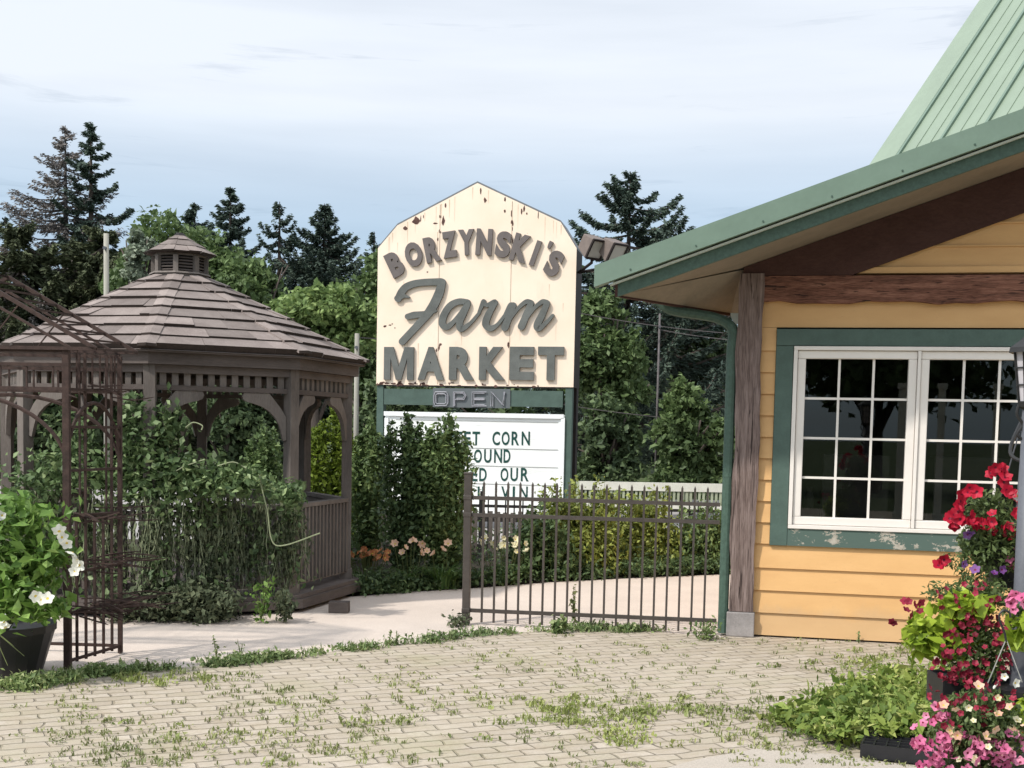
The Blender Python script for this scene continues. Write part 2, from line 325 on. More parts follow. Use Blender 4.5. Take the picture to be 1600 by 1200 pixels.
LM = dict(
 conifer=leafm('spruce_needles', (0.048, 0.072, 0.038), (0.108, 0.142, 0.072), .12, .7),
 conifer_blue=leafm('dark_blue_spruce_needles', (0.042, 0.066, 0.055), (0.092, 0.129, 0.100), .1, .7),
 conifer_bare=leafm('dead_spruce_twigs', (0.133, 0.121, 0.121), (0.264, 0.242, 0.231), .05, .9),
 conifer_brown=leafm('dull_green_needles', (.062, .078, .042), (.118, .138, .075), .12, .8),
 decid=leafm('broad_leaves', (0.077, 0.125, 0.047), (0.172, 0.243, 0.101), .3),
 decid_bright=leafm('bright_broad_leaves', (0.128, 0.204, 0.071), (0.276, 0.370, 0.138), .32),
 decid_dark=leafm('dark_broad_leaves', (0.056, 0.091, 0.043), (0.133, 0.186, 0.086), .25),
 silver=leafm('silvery_leaves', (0.172, 0.218, 0.149), (0.299, 0.345, 0.276), .25),
 lilac=leafm('shrub_leaves', (0.078, 0.131, 0.049), (0.186, 0.265, 0.105), .3, c3=(0.308, 0.400, 0.160)),
 lilac_dark=leafm('dark_shrub_leaves', (0.048, 0.086, 0.035), (0.117, 0.174, 0.072), .25, c3=(0.210, 0.299, 0.123)),
 lime_tree=leafm('yellow_green_leaves', (0.115, 0.172, 0.023), (0.253, 0.333, 0.046), .35),
 hedge=leafm('yellow_green_hedge_leaves', (0.149, 0.200, 0.049), (0.349, 0.392, 0.100), .3),
 vine=leafm('vine_leaves', (0.068, 0.115, 0.048), (0.166, 0.246, 0.108), .3, c3=(0.390, 0.495, 0.259)),
 vine_dark=leafm('dry_hanging_vine', (0.063, 0.084, 0.047), (0.156, 0.178, 0.106), .15, .8),
 weed=leafm('weed_leaves', (0.103, 0.163, 0.058), (0.268, 0.347, 0.141), .3, c3=(0.425, 0.451, 0.241)),
 weed_dry=leafm('dry_weed_blades', (0.152, 0.193, 0.062), (0.331, 0.344, 0.166), .25),
 blade=leafm('lily_blades', (0.061, 0.121, 0.034), (0.149, 0.243, 0.068), .3),
 pot=leafm('glossy_green_leaves', (0.086, 0.173, 0.036), (0.216, 0.360, 0.086), .3, .35, c3=(0.360, 0.518, 0.173)),
 lime=leafm('chartreuse_leaves', (.20, .30, .03), (.48, .62, .07), .35, .4),
 petleaf=leafm('petunia_leaves', (.08, .12, .04), (.17, .23, .09), .3),
 red=leafm('red_petals', (.36, .008, .028), (.62, .02, .06), .25, .5),
 maroon=leafm('maroon_petals', (.13, .008, .02), (.40, .035, .075), .2, .5),
 pink=leafm('pink_petals', (.62, .12, .30), (.85, .33, .52), .25, .5),
 salmon=leafm('salmon_petals', (.78, .46, .34), (.86, .66, .50), .25, .5),
 cream=leafm('cream_petals', (.80, .72, .45), (.86, .82, .62), .25, .5),
 purple=leafm('purple_petals', (.14, .04, .22), (.32, .16, .42), .25, .5),
 white=leafm('white_petals', (.78, .80, .76), (.88, .88, .84), .3, .5),
 orange=leafm('faded_orange_petals', (.45, .17, .07), (.66, .30, .15), .25, .5),
 throat=leafm('yellow_throat', (.65, .48, .08), (.75, .58, .14), .2, .5),
 dark_throat=leafm('dark_throat', (.12, .005, .02), (.2, .01, .04), .1, .5),
)

# ------------------------------------------------------------------ foliage
def leaves(P, size, rng, aspect=.5, up=.35, fold=.18, dirs=None, sv=.5):
    n = len(P)
    d = rng.normal(size=(n, 3)) if dirs is None else dirs + rng.normal(size=(n, 3))*.35
    d /= np.linalg.norm(d, axis=1)[:, None]+1e-9
    nn = rng.normal(size=(n, 3)); nn[:, 2] = np.abs(nn[:, 2])+up
    s = np.cross(d, nn); s /= np.linalg.norm(s, axis=1)[:, None]+1e-9
    nn = np.cross(s, d)
    L_ = (size*(1+sv*rng.uniform(-1, 1, n)))[:, None]; W = L_*aspect*.5
    V = np.empty((n, 4, 3)); V[:, 0] = P-d*L_*.5; V[:, 2] = P+d*L_*.5
    V[:, 1] = P+s*W+nn*W*fold*2-d*L_*.06; V[:, 3] = P-s*W+nn*W*fold*2-d*L_*.06
    b = (np.arange(n)*4)[:, None]
    T = np.concatenate([b+np.array([[0, 1, 2]]), b+np.array([[0, 2, 3]])], 1).reshape(-1, 3)
    return V.reshape(-1, 3), T
def cat(parts):
    Vs, Ts, k = [], [], 0
    for V, T in parts: Vs.append(V); Ts.append(T+k); k += len(V)
    return np.concatenate(Vs), np.concatenate(Ts)
def unit(rng, n):
    d = rng.normal(size=(n, 3)); return d/np.linalg.norm(d, axis=1)[:, None]
def crown_points(rng, c, rad, nl, ncl, per, top_heavy=True):
    """lobes inside an ellipsoid, leaf clumps on the lobes"""
    c = np.array(c); rad = np.array(rad); out = []
    for i in range(nl):
        d = unit(rng, 1)[0]*rng.uniform(.25, .68); lc = c+d*rad; lr = rad*rng.uniform(.28, .46)
        dd = unit(rng, ncl); dd[:, 2] = np.where(dd[:, 2] < -.3, -dd[:, 2]*.6, dd[:, 2]); rr = rng.uniform(.72, 1.12, ncl)[:, None]
        cl = lc+dd*lr*rr; ms = lr.mean()*rng.uniform(.10, .24, ncl)
        pts = cl[:, None, :]+rng.normal(size=(ncl, per, 3))*ms[:, None, None]*np.array([1, 1, .75])
        out.append(pts.reshape(-1, 3))
    return np.concatenate(out)
def limbs(mb, base, c, rad, rng, n=7, r0=.16, r1=.04):
    base = Vector(base); c = Vector(c)
    mb.tube([base, base.lerp(c, .5)+Vector((rng.normal()*.1, 0, 0)), c], [r0, r0*.75, r0*.4], 8)
    for i in range(n):
        a = rng.uniform(.35, .9); s = base.lerp(c, a); d = unit(rng, 1)[0]; d[2] = abs(d[2])*.8+.2
        e_ = c+Vector(tuple(d*np.array(rad)*.75)); mid = s.lerp(e_, .5)+Vector((0, 0, rad[2]*.06))
        mb.tube([s, mid, e_], [r0*.4, r0*.22, r1*.4], 5)
def tree(name, label, cat_, x0, x1, yt, yb, D, mat, leaf, nl=10, ncl=34, per=28, seed=1, group=None, z0=0, aspect=.6, trunk=.14, depth=.8, shift=0, bark='bark', lab=None):
    rng = np.random.default_rng(seed)
    a, b = at((x0+x1)/2, yt, D), at((x0+x1)/2, yb, D); rx = (x1-x0)/2*D/F*1.05; rz = (a.z-b.z)/2*1.03
    c = (a+b)/2; rad = (rx, rx*depth, rz)
    base = Vector((c.x+shift, c.y, z0)); r = root(name, base, label, cat_, group)
    P = crown_points(rng, c, rad, nl, ncl, per)
    V, T = leaves(P, leaf, rng, aspect)
    npmesh('crown' if cat_ == 'tree' else 'foliage', V, T, LM[mat], r)
    mb = MB(); limbs(mb, base, c, rad, rng, 8, trunk, trunk*.3); mb.build('trunk' if cat_ == 'tree' else 'stem', MT[bark], r, smooth=True)
    return r
def shrub(label, x0, x1, yt, yb, D, mat, leaf, seed, name='shrub', group=None, spikes=14, n=5200, lean=0, taper=.75):
    """upright shrub: many stems from the base, leaves along them, ragged spiky top"""
    rng = np.random.default_rng(seed); b = at((x0+x1)/2, yb, D); b.z = max(b.z, 0) if b.z > .05 else 0
    t = at((x0+x1)/2, yt, D); H = t.z-b.z; Wd = (x1-x0)/2*D/F
    r = root(name, b, label, 'shrub', group); mb = MB(); pts = []; dirs = []
    per = n//spikes
    for i in range(spikes):
        a = rng.uniform(0, 2*math.pi); q = math.sqrt(rng.uniform(0, 1)); hx, hy = math.cos(a)*q*Wd*taper, math.sin(a)*q*Wd*taper*.8
        h = H*(1-.22*q*q)*rng.uniform(.85, 1.02); p0 = Vector((b.x+hx*.3, b.y+hy*.3, b.z)); p1 = Vector((b.x+hx*1.05+lean*.5, b.y+hy, b.z+h*.55)); p2 = Vector((b.x+hx*1.15+lean, b.y+hy*1.1, b.z+h))
        mb.tube([p0, p1, p2], [.012, .008, .003], 5)
        u = rng.uniform(.08, 1, per); u = u[:, None]; A0, A1, A2 = map(np.array, (p0, p1, p2))
        c_ = (1-u)**2*A0+2*u*(1-u)*(2*A1-.5*(A0+A2))+u*u*A2
        sg = Wd*.24*(1.05-u**2.2)*np.minimum(1, u*3+.3)+.018
        pts.append(c_+rng.normal(size=(per, 3))*sg*np.array([1, 1, .8]))
    P = np.concatenate(pts); P[:, 2] = np.maximum(P[:, 2], b.z+.02)
    V, T = leaves(P, leaf, rng, .55, .5); npmesh('foliage', V, T, LM[mat], r); mb.build('stem', MT['stem'], r)
    return r
def conifer(label, xc, yt, yb, hw, D, mat, seed, name='spruce_tree', n_br=60, droop=.25, dens=1.0, gap=.0, upturn=.25, leaf=.13, group='conifers in the tree line', z0=0, bare=0, sidew=.32, power=.85, kx=0, tufts=1.0, bark='bark'):
    rng = np.random.default_rng(seed); t = at(xc, yt, D); bz = at(xc, yb, D).z; base = Vector((t.x+kx, D, z0)); H = t.z; Wd = hw*D/F*1.55
    r = root(name, base, label, 'tree', group); mb = MB(); mb.tube([base, base.lerp(t, .5), t], [.017*H+.03, .011*H+.02, .012], 7)
    P, Dr = [], []
    for i in range(n_br):
        u = ((i+.5+rng.uniform(-.4, .4))/n_br); u = max(u, .015); z = t.z-(t.z-bz)*u
        ln = Wd*(u**power)*rng.uniform(.62, 1.12)+.05
        if rng.uniform() < gap: ln *= rng.uniform(.25, .6)
        a = rng.uniform(0, 2*math.pi); d = np.array([math.cos(a), math.sin(a), 0])
        s0 = np.array([t.x+(base.x-t.x)*(t.z-z)/H, t.y, z]); m = 9; q = np.linspace(0, 1, m)
        cv = s0+d*ln*q[:, None]+np.array([0, 0, 1])*(ln*(-droop*np.sin(q*math.pi*.75)+upturn*q**3))[:, None]
        mb.tube([tuple(x) for x in cv[::2]], [.022*ln+.006, .016*ln+.005, .01*ln+.004, .007*ln+.003, .003], 4)
        k = int(dens*ln*190*tufts)+14
        if bare and rng.uniform() < bare: k = int(k*.15)
        qq = rng.uniform(.08, 1, k)**.8; c_ = np.stack([np.interp(qq, q, cv[:, j]) for j in range(3)], 1)
        side = np.array([-d[1], d[0], 0]); sw = (1-qq)*sidew*ln+.05
        off = rng.uniform(-1, 1, k)*sw
        c_ = c_+side*off[:, None]; c_[:, 2] -= np.abs(off)*.25+rng.uniform(0, .10, k)*ln*.6; c_ += rng.normal(size=(k, 3))*.03
        P.append(c_); Dr.append(d*.9+side*np.sign(off)[:, None]*.6+np.array([0, 0, -.25]))
        for _ in range(int(3+ln*2)):
            f = rng.uniform(.2, .9); j0 = np.array([np.interp(f, q, cv[:, j]) for j in range(3)]); sg = rng.choice([-1, 1])
            e_ = j0+d*ln*.14+side*sg*(1-f)*sidew*ln+np.array([0, 0, -.04*ln]); mb.tube([tuple(j0), tuple(e_)], [.008, .002], 3, caps=False)
    P = np.concatenate(P); Dr = np.concatenate(Dr)
    V, T = leaves(P, leaf, rng, .34, .3, .1, Dr); npmesh('crown', V, T, LM[mat], r); mb.build('trunk', MT[bark], r)
    return r
def flowers(P, rad, rng, lobes=5, face=(0, -1, .35), mi_throat=True, spread=.7, cup=.35):
    """open five-lobed blooms: rim fan + throat disc; returns V,T,mi"""
    V, T, MI = [], [], []; k = 0
    for p in P:
        n = Vector(face)+Vector(tuple(rng.normal(size=3)*spread)); n.normalize(); x = n.orthogonal().normalized(); y = n.cross(x); r_ = rad*rng.uniform(.75, 1.15); ph = rng.uniform(0, 6.28)
        p = Vector(tuple(p)); m = lobes*4
        ring0 = [p+(x*math.cos(ph+2*math.pi*i/m)+y*math.sin(ph+2*math.pi*i/m))*r_*.24-n*r_*cup for i in range(m)]
        ring1 = [p+(x*math.cos(ph+2*math.pi*i/m)+y*math.sin(ph+2*math.pi*i/m))*r_*(1.0+.16*math.cos(lobes*2*math.pi*i/m))+n*r_*.10*math.cos(lobes*2*math.pi*i/m+1)+n*r_*rng.uniform(-.06, .06) for i in range(m)]
        V += ring0+ring1+[p-n*r_*(cup+.12)]
        for i in range(m):
            j = (i+1) % m; T += [(k+i, k+j, k+m+j), (k+i, k+m+j, k+m+i)]; MI += [0, 0]; T.append((k+i, k+2*m, k+j)); MI.append(1 if mi_throat else 0)
        k += 2*m+1
    return np.array([tuple(v) for v in V]), np.array(T), np.array(MI)
def bez(pts, n=12):
    """Catmull-Rom through points"""
    P = [Vector(p) for p in pts]; P = [P[0]*2-P[1]]+P+[P[-1]*2-P[-2]]; out = []
    for i in range(1, len(P)-2):
        for j in range(n):
            t = j/n; a, b, c, d = P[i-1:i+3]; out.append(.5*((2*b)+(c-a)*t+(2*a-5*b+4*c-d)*t*t+(3*b-a-3*c+d)*t**3))
    out.append(P[-2]); return out

# ------------------------------------------------------------------ ground
def sheet(name, pts, z, mat, thick=0):
    mb = MB(); mb.add([(x, y, z) for x, y in pts], [tuple(range(len(pts)))]); o = mb.build(name, mat); tag(o, kind='structure'); return o
sheet('ground', [(-400, -400), (400, -400), (400, 600), (-400, 600)], -.024, MT['grass_ground'])
bed = [tuple(gr(x, y).xy) for x, y in ((555, 931), (640, 924), (730, 919), (860, 909), (1000, 902), (1150, 896))]
sheet('garden_bed', [(-7, 11.6), (-2.6, 11.5)]+bed+[(6, 14.6), (9, 16.5), (9, 17), (-7, 17)], -.016, MT['soil'])
sheet('road', [(-60, 17.02), (60, 17.02), (60, 30), (-60, 30)], -.018, MT['asphalt'])
edge = [(0, 1077), (60, 1069), (130, 1056), (200, 1050), (350, 1037), (450, 1027), (590, 1010), (740, 992), (870, 984), (1000, 985), (1130, 996)]
edge_w = [gr(x, y) for x, y in edge]
sheet('path', [(-9, 6.0), (9, 6.0), (9, 14.5), (2.6, 14.2)]+[(x, y-.0) for x, y in bed[::-1]]+[(-2.6, 11.55), (-9, 11.6)], -.006, MT['concrete'])
sheet('paver_plaza', [(-12, -8), (12, -8), (12, 9.9), (1.7, 9.9)]+[tuple(p.xy) for p in edge_w[::-1]]+[(-6, 6.3)], 0.0, MT['paver'])
sheet('sidewalk', [tuple(gr(x, y).xy) for x, y in ((1020, 1208), (1090, 1188), (1180, 1172), (1300, 1180), (1400, 1195), (1600, 1215), (1700, 1500), (900, 1500))], .006, MT['sidewalk'])

# ------------------------------------------------------------------ market building
UW = Vector((.978, -.208, 0)); NW = Vector((-.208, -.978, 0)); ZZ = Vector((0, 0, 1))
O0 = gr(1137, 992); O0.z = 0
def W(s, z, o=0): return O0+UW*s+NW*o+ZZ*z
def wpx(px, py, o=0.0):
    p = onplane(px, py, O0+NW*o, NW); return (p-O0).dot(UW), p.z
bld = root('market_building', O0, 'yellow clapboard market building with green metal roof and rough timber corner', 'building')
def wbox(mb, s0, s1, z0, z1, o0, o1, m=0):
    mb.hexa([W(s0, z0, o0), W(s1, z0, o0), W(s1, z0, o1), W(s0, z0, o1), W(s0, z1, o0), W(s1, z1, o0), W(s1, z1, o1), W(s0, z1, o1)], m)
PS0, PS1 = wpx(1143, 800, .05)[0], wpx(1182, 800, .05)[0]
SB = -.02                                   # plane of the siding
wl, wt = wpx(1214, 514, 0); wb = wpx(1212, 852, 0)[1]; wr = wpx(1241, 541, .0)[0]+1.87+.145
beam0, beam1 = wpx(1200, 472, .06)[1], wpx(1200, 430, .06)[1]
frz = wpx(1200, 514, 0)[1]
SMAX = 8.0
# siding courses
LAP = .163; mb = MB()
def lap(s0, s1, z0, z1):
    k = max(1, round((z1-z0)/LAP)); h = (z1-z0)/k
    for i in range(k):
        a, b = z0+i*h, z0+(i+1)*h
        mb.hexa([W(s0, a, SB-.02), W(s1, a, SB-.02), W(s1, a, SB+.022), W(s0, a, SB+.022), W(s0, b+.012, SB-.02), W(s1, b+.012, SB-.02), W(s1, b+.012, SB+.002), W(s0, b+.012, SB+.002)])
lap(PS1-.03, SMAX, .015, wb-.002)
lap(PS1-.03, wl-.002, wb+.01, frz)
lap(wr+.002, SMAX, wb+.01, frz)
wbox(mb, PS1-.03, SMAX, frz+.014, beam0+.03, SB-.02, SB+.004)
mb.build('siding', MT['siding'], bld)
# gable siding above the beam
A_px = (965, 461); OV = .90
As, Az = wpx(965, 461, OV); Bs, Bz = wpx(1600, 233, OV); SL = (Bz-Az)/(Bs-As)
def rz(s): return Az+(s-As)*SL             # underside of the roof along the wall
SR = 4.6
def rz2(s): return rz(s) if s <= SR else rz(SR)-(s-SR)*SL
mb = MB(); g0 = beam1+.012; ss = (g0-rz(0)+.62)/SL
mb.prism([W(.3, g0, SB-.05), W(SMAX, g0, SB-.05), W(SMAX, rz2(SMAX), SB-.05), W(SR, rz(SR), SB-.05), W(.3, max(rz(.3), g0+.05), SB-.05)], NW*.05)
wbox(mb, .7, SMAX, g0+.005, g0+.05, SB+.004, SB+.03)
for i, zz in enumerate((g0+.20, g0+.37, g0+.54)):
    wbox(mb, .7, SMAX, zz, zz+.012, SB+.001, SB+.014)
mb.build('gable_siding', MT['siding'], bld)
# corner post and base
mb = MB(); n = 26
for i in range(n):        # slightly wavy hewn post
    z0, z1 = .20+i*(rz(PS0)-.24)/n, .20+(i+1)*(rz(PS0)-.24)/n
    def ring(z):
        w1 = .008*math.sin(z*5)+.005*math.sin(z*13+1); w2 = .007*math.sin(z*4+2)+.004*math.sin(z*17)
        return [W(PS0+w1, z, -.12), W(PS1+w2, z, -.12), W(PS1+w2, z, .055), W(PS0+w1, z, .055)]
    a, b = ring(z0), ring(z1); mb.add(a+b, [(0, 1, 5, 4), (1, 2, 6, 5), (2, 3, 7, 6), (3, 0, 4, 7)]+([(0, 3, 2, 1)] if i == 0 else [])+([(4, 5, 6, 7)] if i == n-1 else []))
mb.build('corner_post', MT['timber_v'], bld)
mb = MB(); wbox(mb, PS0-.012, PS1+.012, 0.001, .195, -.13, .075); mb.build('post_base', MT['concrete_block'], bld, bevel=.008)
mb = MB(); n = 60
for i in range(n):        # hewn beam with an uneven lower edge
    s0, s1 = PS1-.005+i*(SMAX-PS1)/n, PS1-.005+(i+1)*(SMAX-PS1)/n
    f = lambda s: .010*math.sin(s*7)+.007*math.sin(s*19+2)
    mb.add([W(s0, beam0+f(s0), -.03), W(s1, beam0+f(s1), -.03), W(s1, beam1, -.03), W(s0, beam1, -.03), W(s0, beam0+f(s0), .045), W(s1, beam0+f(s1), .045), W(s1, beam1-.004, .045), W(s0, beam1-.004, .045)],
           [(4, 5, 6, 7), (0, 4, 7, 3)[::-1], (0, 1, 5, 4), (3, 7, 6, 2)])
mb.build('beam', MT['timber_h'], bld)
# rake timber along the gable
mb = MB(); rh = .30
mb.prism([W(PS1-.16, beam1-.0, .0), W(.85, beam1, .0), W(SR, rz(SR)-rh*.98, .0), W(SR, rz(SR)-.004, .0), W(PS1-.16, rz(PS1-.16)-.004, .0)], NW*.04)
mb.prism([W(SR+.002, rz(SR)-.004, 0), W(SR+.002, rz(SR)-rh, 0), W(SMAX, rz2(SMAX)-rh, 0), W(SMAX, rz2(SMAX)-.004, 0)], NW*.04)
mb.build('rake_timber', MT['timber_dark'], bld)
# roof slab: soffit, roofing, fascia
E2 = (-.08, -.56)
poly = [(As, OV), (SR, OV), (SR, -6.5), (E2[0], -6.5), E2]
mb = MB()
mb.add([W(s, rz(s), o) for s, o in poly], [(0, 1, 2, 3, 4)])
mb.add([W(As, rz(As), OV), W(E2[0], rz(As)+.01, E2[1]), W(PS0+.02, rz(PS0)-.006, .0)], [(0, 1, 2)])
mb.add([W(E2[0], rz(As)+.01, E2[1]), W(PS0+.02, rz(PS0)-.006, 0), W(PS0+.07, rz(As)+.01, -.6)], [(0, 1, 2)])
mb.add([W(s, rz2(s), o) for s, o in ((SR, OV), (SR*2-As, OV), (SR*2-As, -6.5), (SR, -6.5))], [(0, 1, 2, 3)])
mb.build('soffit', MT['soffit'], bld)
TH = .215
mb = MB()
mb.add([W(s, rz(s)+TH+.01, o) for s, o in [(As-.16, OV+.03), (SR, OV+.03), (SR, -6.6), (E2[0]-.18, -6.6), (E2[0]-.2, E2[1])]], [(0, 1, 2, 3, 4)])
mb.add([W(s, rz2(s)+TH+.01, o) for s, o in [(SR, OV+.03), (SR*2-As, OV+.03), (SR*2-As, -6.6), (SR, -6.6)]], [(0, 1, 2, 3)])
for k in range(12):
    s = As+.35+k*.42
    if s < SR-.1: mb.prism([W(s, rz(s)+TH+.011, OV), W(s+.03, rz(s+.03)+TH+.011, OV), W(s+.03, rz(s+.03)+TH+.035, OV), W(s, rz(s)+TH+.035, OV)], NW*(-(OV+.3 if s < 0 else OV+6)))
mb.build('roof', MT['green_metal'], bld)
def band(name, z0, z1, o0, o1, mat, sa):
    mb = MB(); a, b = sa, SR; 
    mb.hexa([W(a, rz(a)+z0, o0), W(b, rz(b)+z0, o0), W(b, rz(b)+z0, o1), W(a, rz(a)+z0, o1), W(a, rz(a)+z1, o0), W(b, rz(b)+z1, o0), W(b, rz(b)+z1, o1), W(a, rz(a)+z1, o1)])
    a, b = SR+.001, 2*SR-As
    mb.hexa([W(a, rz2(a)+z0, o0), W(b, rz2(b)+z0, o0), W(b, rz2(b)+z0, o1), W(a, rz2(a)+z0, o1), W(a, rz2(a)+z1, o0), W(b, rz2(b)+z1, o0), W(b, rz2(b)+z1, o1), W(a, rz2(a)+z1, o1)])
    return mb.build(name, mat, bld)
band('fascia', -.012, .088, OV-.03, OV+.004, MT['green_fascia'], As)
band('edge_strip', .080, .094, OV+.004, OV+.045, MT['white_line'], As-.05)
band('rake_trim', .104, TH+.042, OV+.0, OV+.10, MT['green_metal'], As-.16)
mb = MB(); q = As+.1
while q < SR:
    for dz_ in (.135,): mb.tube([W(q, rz(q)+dz_, OV+.099), W(q, rz(q)+dz_, OV+.106)], .007, 6)
    q += .46
mb.build('trim_screws', MT['green_fascia'], bld)
# eave fascia + gutter running back from the tip
mb = MB(); a, b = W(As, rz(As), OV), W(E2[0], rz(As)+.0, E2[1]); b2 = W(E2[0], rz(E2[0]), E2[1])
mb.hexa([a-ZZ*.012, b-ZZ*.012, b+Vector((-.02, .02, -.012)), a+Vector((-.02, .02, -.012)), a+ZZ*.20, b2+ZZ*.20, b2+Vector((-.02, .02, .2)), a+Vector((-.02, .02, .2))])
mb.build('eave_fascia', MT['timber_dark'], bld)
# downspout
dz = wpx(1137, 745)[1]
sp0 = wpx(1133, 985, .0)[0]; sp_s = wpx(1137, 740, .02)[0]
pts = [at(1024, 466, 9.75), at(1048, 484, 9.75), at(1088, 491, 9.78), at(1122, 498, 9.8)]
dn = W(sp_s, 0, .02); top = at(1140, 516, 9.9)
pts = bez(pts+[Vector((dn.x, dn.y, top.z))]+[Vector((dn.x, dn.y, top.z-.15))], 6)+[Vector((dn.x, dn.y, .02))]
mb = MB(); mb.tube(pts, .040, 10); mb.tube([(dn.x, dn.y, dz), (dn.x, dn.y, dz+.03)], .042, 10); mb.build('downspout', MT['green_fascia'], bld, smooth=False)
# window trim
mb = MB(); tw = .145
fl, ft = wpx(1241, 541, .0); fb = wpx(1236, 823, 0)[1]; fr_ = fl+1.87
wr = fr_+.145
wbox(mb, wl, wr, ft+.004, wt, SB-.02, SB+.035); wbox(mb, wl, fl-.003, wb, ft+.002, SB-.02, SB+.035); wbox(mb, fr_+.003, wr, wb, ft+.002, SB-.02, SB+.035)
mb.build('window_trim', MT['green_trim'], bld, bevel=.004)
mb = MB(); wbox(mb, fl-.001, fr_+.001, wb+.002, fb-.014, SB-.02, SB+.033); mb.build('sill_board', MT['peel'], bld)
# window
win = MB(); 
def frame(mb, s0, s1, z0, z1, w_, o0, o1):
    wbox(mb, s0, s1, z1-w_, z1, o0, o1); wbox(mb, s0, s1, z0, z0+w_, o0, o1); wbox(mb, s0, s0+w_, z0+w_+.0006, z1-w_-.0006, o0, o1); wbox(mb, s1-w_, s1, z0+w_+.0006, z1-w_-.0006, o0, o1)
frame(win, fl, fr_, fb-.012, ft, .03, SB-.06, SB+.045)
wbox(win, (fl+fr_)/2-.012, (fl+fr_)/2+.012, fb+.02, ft-.031, SB-.05, SB+.040)
wo_ = win.build('window_frame', MT['vinyl'], bld, bevel=.003)
mid = (fl+fr_)/2
for a, b in ((fl+.032, mid-.014), (mid+.014, fr_-.032)):
    sb = MB(); frame(sb, a, b, fb+.020, ft-.032, .062, SB-.045, SB+.020); s_ = sb.build('sash', MT['vinyl'], bld, bevel=.006)
    g0_, g1_, h0, h1 = a+.060, b-.060, fb+.080, ft-.092
    gb = MB()
    for i in (1, 2): x = g0_+(g1_-g0_)*i/3; wbox(gb, x-.009, x+.009, h0, h1, SB-.030, SB-.012)
    for i in (1, 2, 3): z = h0+(h1-h0)*i/4; wbox(gb, g0_, g1_, z-.009, z+.009, SB-.0285, SB-.0135)
    gb.build('muntins', MT['vinyl'], s_)
    pb = MB(); pb.add([W(g0_-.01, h0-.01, SB-.034), W(g1_+.01, h0-.01, SB-.034), W(g1_+.01, h1+.01, SB-.034), W(g0_-.01, h1+.01, SB-.034)], [(0, 1, 2, 3)]); pb.build('pane', MT['glass'], s_)
# inner shell (dark room) and outer side/back walls
mb = MB(); zt = beam0+.02
def q4(a, b, c, d): mb.add([a, b, c, d], [(0, 1, 2, 3)])
for s in (PS0+.06, SMAX): q4(W(s, 0, SB-.03), W(s, 0, -6), W(s, 3.2 if s > 1 else rz(0)-.02, -6), W(s, 3.2 if s > 1 else rz(0)-.02, SB-.03))
q4(W(PS0+.06, 0, -6), W(SMAX, 0, -6), W(SMAX, 3.4, -6), W(PS0+.06, 3.4, -6))
mb.build('side_wall', MT['siding'], bld)
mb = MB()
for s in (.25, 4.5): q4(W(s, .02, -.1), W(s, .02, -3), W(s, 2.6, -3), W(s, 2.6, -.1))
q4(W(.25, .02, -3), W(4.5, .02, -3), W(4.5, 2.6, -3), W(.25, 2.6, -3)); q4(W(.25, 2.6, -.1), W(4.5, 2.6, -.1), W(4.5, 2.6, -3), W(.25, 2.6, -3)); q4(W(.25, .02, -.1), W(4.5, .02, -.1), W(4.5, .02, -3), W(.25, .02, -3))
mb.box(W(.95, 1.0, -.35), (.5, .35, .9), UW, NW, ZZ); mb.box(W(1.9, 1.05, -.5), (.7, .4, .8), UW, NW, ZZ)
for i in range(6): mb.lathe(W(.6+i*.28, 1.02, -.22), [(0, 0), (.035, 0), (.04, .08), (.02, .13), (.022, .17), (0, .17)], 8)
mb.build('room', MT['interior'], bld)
# upper steep roof
h = Vector((.80, .60, 0)); wv = Vector((.60, -.80, 0)); p0 = at(1372, 246, 13.0)
best = min((abs((lambda q: (q.x/q.z)*-1)(CM.transposed() @ (p0+(h*math.cos(a)+ZZ*math.sin(a))*3.0-Vector((0, 0, CAMZ)))) - 0), a) for a in [0.7]) 
def prj(p):
    q = CM.transposed() @ (Vector(p)-Vector((0, 0, CAMZ))); return 800+F*q.x/-q.z, CY-F*q.y/-q.z
def err(a):
    x, y = prj(p0+(h*math.cos(a)+ZZ*math.sin(a))*3.0); return abs((x-1372)/(246-y)-165/246)
pa = min((R(d/4) for d in range(80, 320)), key=err); sv = h*math.cos(pa)+ZZ*math.sin(pa); nr = sv.cross(wv).normalized()
if nr.z < 0: nr = -nr
ub = p0-sv*1.6; LN = 6.2
mb = MB(); mb.prism([ub, ub+wv*7, ub+wv*7+sv*LN, ub+sv*LN], -nr*.06)
rg = ub+sv*LN; sv2 = h*math.cos(pa)-ZZ*math.sin(pa); n2 = sv2.cross(wv).normalized(); n2 = n2 if n2.z > 0 else -n2
mb.prism([rg+wv*7, rg, rg+sv2*LN, rg+sv2*LN+wv*7], -n2*.06)
for k in range(42):
    if k % 3: a = ub+wv*(.275+.014+k*.44/3)+nr*.001; mb.beam(a, a+sv*LN, .012, .014, nr)
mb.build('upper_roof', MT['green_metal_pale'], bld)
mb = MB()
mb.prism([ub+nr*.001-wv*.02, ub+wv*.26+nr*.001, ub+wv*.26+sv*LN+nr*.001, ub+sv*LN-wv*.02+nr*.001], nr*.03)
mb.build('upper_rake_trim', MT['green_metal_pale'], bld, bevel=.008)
for k in range(14):
    mb = MB(); a = ub+wv*(.275+k*.44)+nr*.002; mb.beam(a, a+sv*LN, .028, .05, nr); mb.build('roof_seam', MT['green_metal'], bld)
mb = MB(); t1 = ub; t2 = ub+sv2*0; 
mb.prism([ub+wv*.3-sv*0-nr*.07, ub+wv*.3+h*LN*2*math.cos(pa)-nr*.07, rg+wv*.3-ZZ*.1], wv*.1)
mb.prism([Vector((ub.x, ub.y, 2.9))+wv*.3, Vector((ub.x, ub.y, 2.9))+wv*.3+h*LN*2*math.cos(pa), ub+wv*.3+h*LN*2*math.cos(pa), ub+wv*.3], wv*.1)
